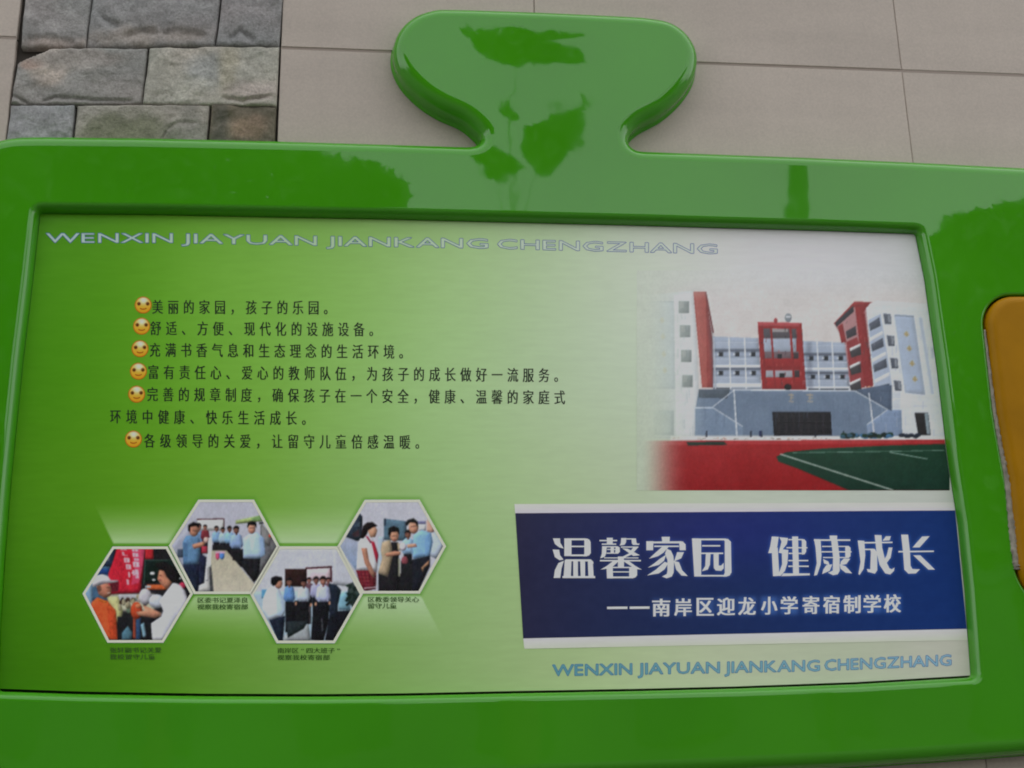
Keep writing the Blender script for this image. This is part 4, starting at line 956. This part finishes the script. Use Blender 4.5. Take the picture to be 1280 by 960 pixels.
latin('heading_lettering', [('WENXIN', 57.5, 216), ('JIAYUAN', 227, 396), ('JIANKANG', 408, 610), ('CHENGZHANG', 622, 896.5)], yc_top, 11.6, INK_BLUE,
      latmat('heading_fill', [(0, (160, 180, 176)), (.8, (186, 190, 186)), (.3, (160, 184, 150))]), 0, 0)
latin('footer_lettering', [('WENXIN', 690.8, 790), ('JIAYUAN', 797.5, 899.5), ('JIANKANG', 906, 1024.5), ('CHENGZHANG', 1031, 1189)], yc_bot, 13.4, INK_TEAL,
      latmat('footer_fill', [(.55, (88, 140, 150)), (1.0, (136, 168, 190)), (.8, (116, 158, 170))]), 0, 0)
# --- captions under the hexagon photographs
CAPS = [('张轩副书记关爱', 141.5, 9.35, 812.6), ('我校留守儿童', 141.5, 9.6, 821), ('区委书记夏泽良', 251, 9.1, 750.2), ('视察我校寄宿部', 251, 9.1, 758.6),
        ('南岸区“四大班子”', 351, 9.1, 813.2), ('视察我校寄宿部', 351, 9.5, 821.8), ('区教委领导关心', 464, 9.25, 749.4), ('留守儿童', 464, 9.2, 757.4)]
for s_, x0, adv, yy in CAPS:
    items = []; x = x0
    for ch in s_:
        items.append((ch, 0, cell(x+(0 if ch not in '“”' else 2.5), yy, 9.2, 7.4))); x += adv*(1 if ch not in '“”' else .95)
    lettering('caption_line', items, lay(6), INK_CAP, spread=((-.15, 0), (.15, 0)))

# ------------------------------------------------------------------ ground and what the gloss mirrors: trees and a block across the yard
GRD = mat('paving', (.07, .068, .06), .9)
L(GRD, mulcol(GRD, noise(GRD, 2.5, 5, .6), .8, 1.2, color=(.07, .068, .06)), B(GRD).inputs['Base Color'])
gr = mesh('ground', [(-60, -60, 0), (60, -60, 0), (60, 60, 0), (-60, 60, 0)], [(0, 1, 2, 3)], GRD); gr['kind'] = 'structure'
def mirror(px, py, d):
    """where a thing d metres out in front of the wall stands when the gloss shows it at (px, py)"""
    p = Vector(P(px, py, YF)); r = (p-Vector(CAM)).normalized(); r.y = -r.y
    return p+r*(d/abs(r.y))

LEAF = mat('tree_leaves', (.035, .065, .02), .7); L(LEAF, mulcol(LEAF, noise(LEAF, 3, 3), .6, 1.4, color=(.035, .065, .02)), B(LEAF).inputs['Base Color'])
BARK = mat('bark', (.07, .05, .035), .9)
def tube(v, f, pts, radii, n=8):
    for i, (p, r) in enumerate(zip(pts, radii)):
        d = (Vector(pts[min(i+1, len(pts)-1)])-Vector(pts[max(i-1, 0)])).normalized(); a = d.orthogonal().normalized(); b = d.cross(a)
        for k in range(n): t = 2*math.pi*k/n; v.append(tuple(Vector(p)+a*r*math.cos(t)+b*r*math.sin(t)))
        if i:
            s0 = len(v)-2*n
            for k in range(n): f.append((s0+k, s0+(k+1) % n, s0+n+(k+1) % n, s0+n+k))
def tree(label, clumps, d, base, seed, leaf=.13, dens=70, low=None):
    """clumps: outlines of the leafy masses as the gloss mirrors them"""
    r = random.Random(seed); t = thing('tree', label, 'tree', base, group='trees across the yard'); v, f = [], []; cs = []
    for pts in clumps:
        xs = [p[0] for p in pts]; ys = [p[1] for p in pts]
        p0, p1 = mirror(min(xs), min(ys), d), mirror(max(xs), max(ys), d); area = abs(p1.x-p0.x)*abs(p1.z-p0.z)
        cs.append(mirror(sum(xs)/len(xs), sum(ys)/len(ys), d)); n = int(min(area*dens/leaf**2/10, 42000)); X = np.array([[0.]]); 
        px = np.array([r.uniform(min(xs), max(xs)) for _ in range(n)]); py = np.array([r.uniform(min(ys), max(ys)) for _ in range(n)])
        ok = inside(pts, px, py)
        for x, y in zip(px[ok], py[ok]):
            c = mirror(x, y, d+r.uniform(-.5, .5)*(1 if not low else .3)); a = Vector((r.gauss(0, 1), r.gauss(0, .5), r.gauss(0, 1))).normalized(); b = a.orthogonal().normalized()
            b = (b+a.cross(b)*r.uniform(-1, 1)).normalized(); l = leaf*r.uniform(.6, 1.3); k = len(v)
            v += [tuple(c-a*l), tuple(c+b*l*.5), tuple(c+a*l), tuple(c-b*l*.5)]; f.append((k, k+1, k+2, k+3))
    o = mesh('crown', [tuple(Vector(p)-Vector(base)) for p in v], f, LEAF); o.parent = t; o['kind'] = 'stuff'
    v, f = [], []; h = min(c.z for c in cs); top = Vector(base); top.z = low or h*.7
    tube(v, f, [Vector(base), Vector(base)*.5+top*.5+Vector((.05, 0, 0)), top], [.16, .13, .10])
    for c in cs: tube(v, f, [top-Vector((0, 0, .2)), (top+c)/2+Vector((0, 0, .15)), c], [.09, .05, .02] if not low else [.005, .003, .002], 6)
    o = mesh('trunk', [tuple(Vector(p)-Vector(base)) for p in v], f, BARK, smooth=True); o.parent = t
def z2(pts): return [(400+x/2.56, y/2.56) for x, y in pts]
D1 = -1
b = mirror(200, 900, 9); 
tree('dark leafy tree mirrored in the left end of the top bar', [[(-260, 120), (60, 150), (375, 187), (400, 191), (447, 201), (494, 215), (513, 230), (519, 246), (503, 256), (506, 330), (-260, 400)],
      [(-260, 380), (500, 310), (460, 600), (-260, 700)]], 9, (b.x, b.y, 0), 1, .085, 120)
b = mirror(650, 900, 7)
tree('tree with thin hanging boughs mirrored in the rounded tab', [z2([(467,90),(500,80),(600,78),(830,100),(825,110),(745,130),(780,165),(820,190),(835,215),(700,225),(600,215),(540,190),(500,140)]),
      z2([(835,320),(800,350),(760,370),(700,410),(680,440),(685,480),(720,490),(700,515),(750,540),(760,500),(800,450)]), z2([(610,360),(640,345),(670,355),(665,385),(645,380)]),
      z2([(495,500),(545,475),(600,480),(665,515),(620,545),(560,553),(515,540)])], 7, (b.x, b.y, 0), 2, .045, 90, mirror(650, 330, 7).z)
b = mirror(1300, 900, 9)
tree('broad tree mirrored in the right side bar', [[(1150, 300), (1195, 275), (1240, 262), (1290, 243), (1500, 200), (1560, 700), (1150, 700)]], 9, (b.x, b.y, 0), 3, .085, 120)
# block across the yard with rows of windows
a, c = mirror(-500, 560, 22), mirror(1700, 560, 22)
HB = a.z*.5+c.z*.5; yb_ = -22
blk = thing('courtyard_block', 'plain grey school block across the yard, mirrored in the lower frame', 'building', ((a.x+c.x)/2, yb_, 0))
WALLM = mat('grey_render', (.05, .052, .05), .85); GLS = mat('window_glass', (.02, .025, .03), .15); W2 = (c.x-a.x)/2+8
def box(name, x0, x1, y0, y1, z0, z1, m, parent):
    v = [(x, y, z) for z in (z0, z1) for x, y in ((x0, y0), (x1, y0), (x1, y1), (x0, y1))]
    o = mesh(name, v, [(3, 2, 1, 0), (4, 5, 6, 7), (0, 1, 5, 4), (1, 2, 6, 5), (2, 3, 7, 6), (3, 0, 4, 7)], m); o.parent = parent; return o
box('wall', -W2, W2, -8, 0, 0, HB, WALLM, blk); box('roof', -W2-.3, W2+.3, -8.3, .3, HB, HB+.25, WALLM, blk)
nr = max(1, int(HB/3.2)); w0 = None
for r_ in range(nr):
    for q in range(int(2*W2/3.4)):
        if w0 is None: w0 = box('window', -.8, .8, .0, .05, -.7, .7, GLS, blk); o = w0
        else: o = w0.copy(); COL.objects.link(o)
        o.location = (-W2+2+q*3.4, 0, 1.7+r_*3.2)
# slim lamp column
pm = mirror(987, 212, 10); r0 = mirror(975, 240, 10); r1 = mirror(1000, 240, 10); rr = abs(r1.x-r0.x)/2
v, f = [], []; tube(v, f, [Vector((0, 0, 0)), Vector((0, 0, pm.z))], [rr*.95, rr], 16); f += [tuple(range(15, -1, -1)), tuple(range(16, 32))]
col_ = mesh('column', v, f, WALLM, smooth=False); col_.location = (pm.x, pm.y, 0); col_['label'] = 'slim grey column mirrored in the top bar right of the tab'; col_['category'] = 'column'
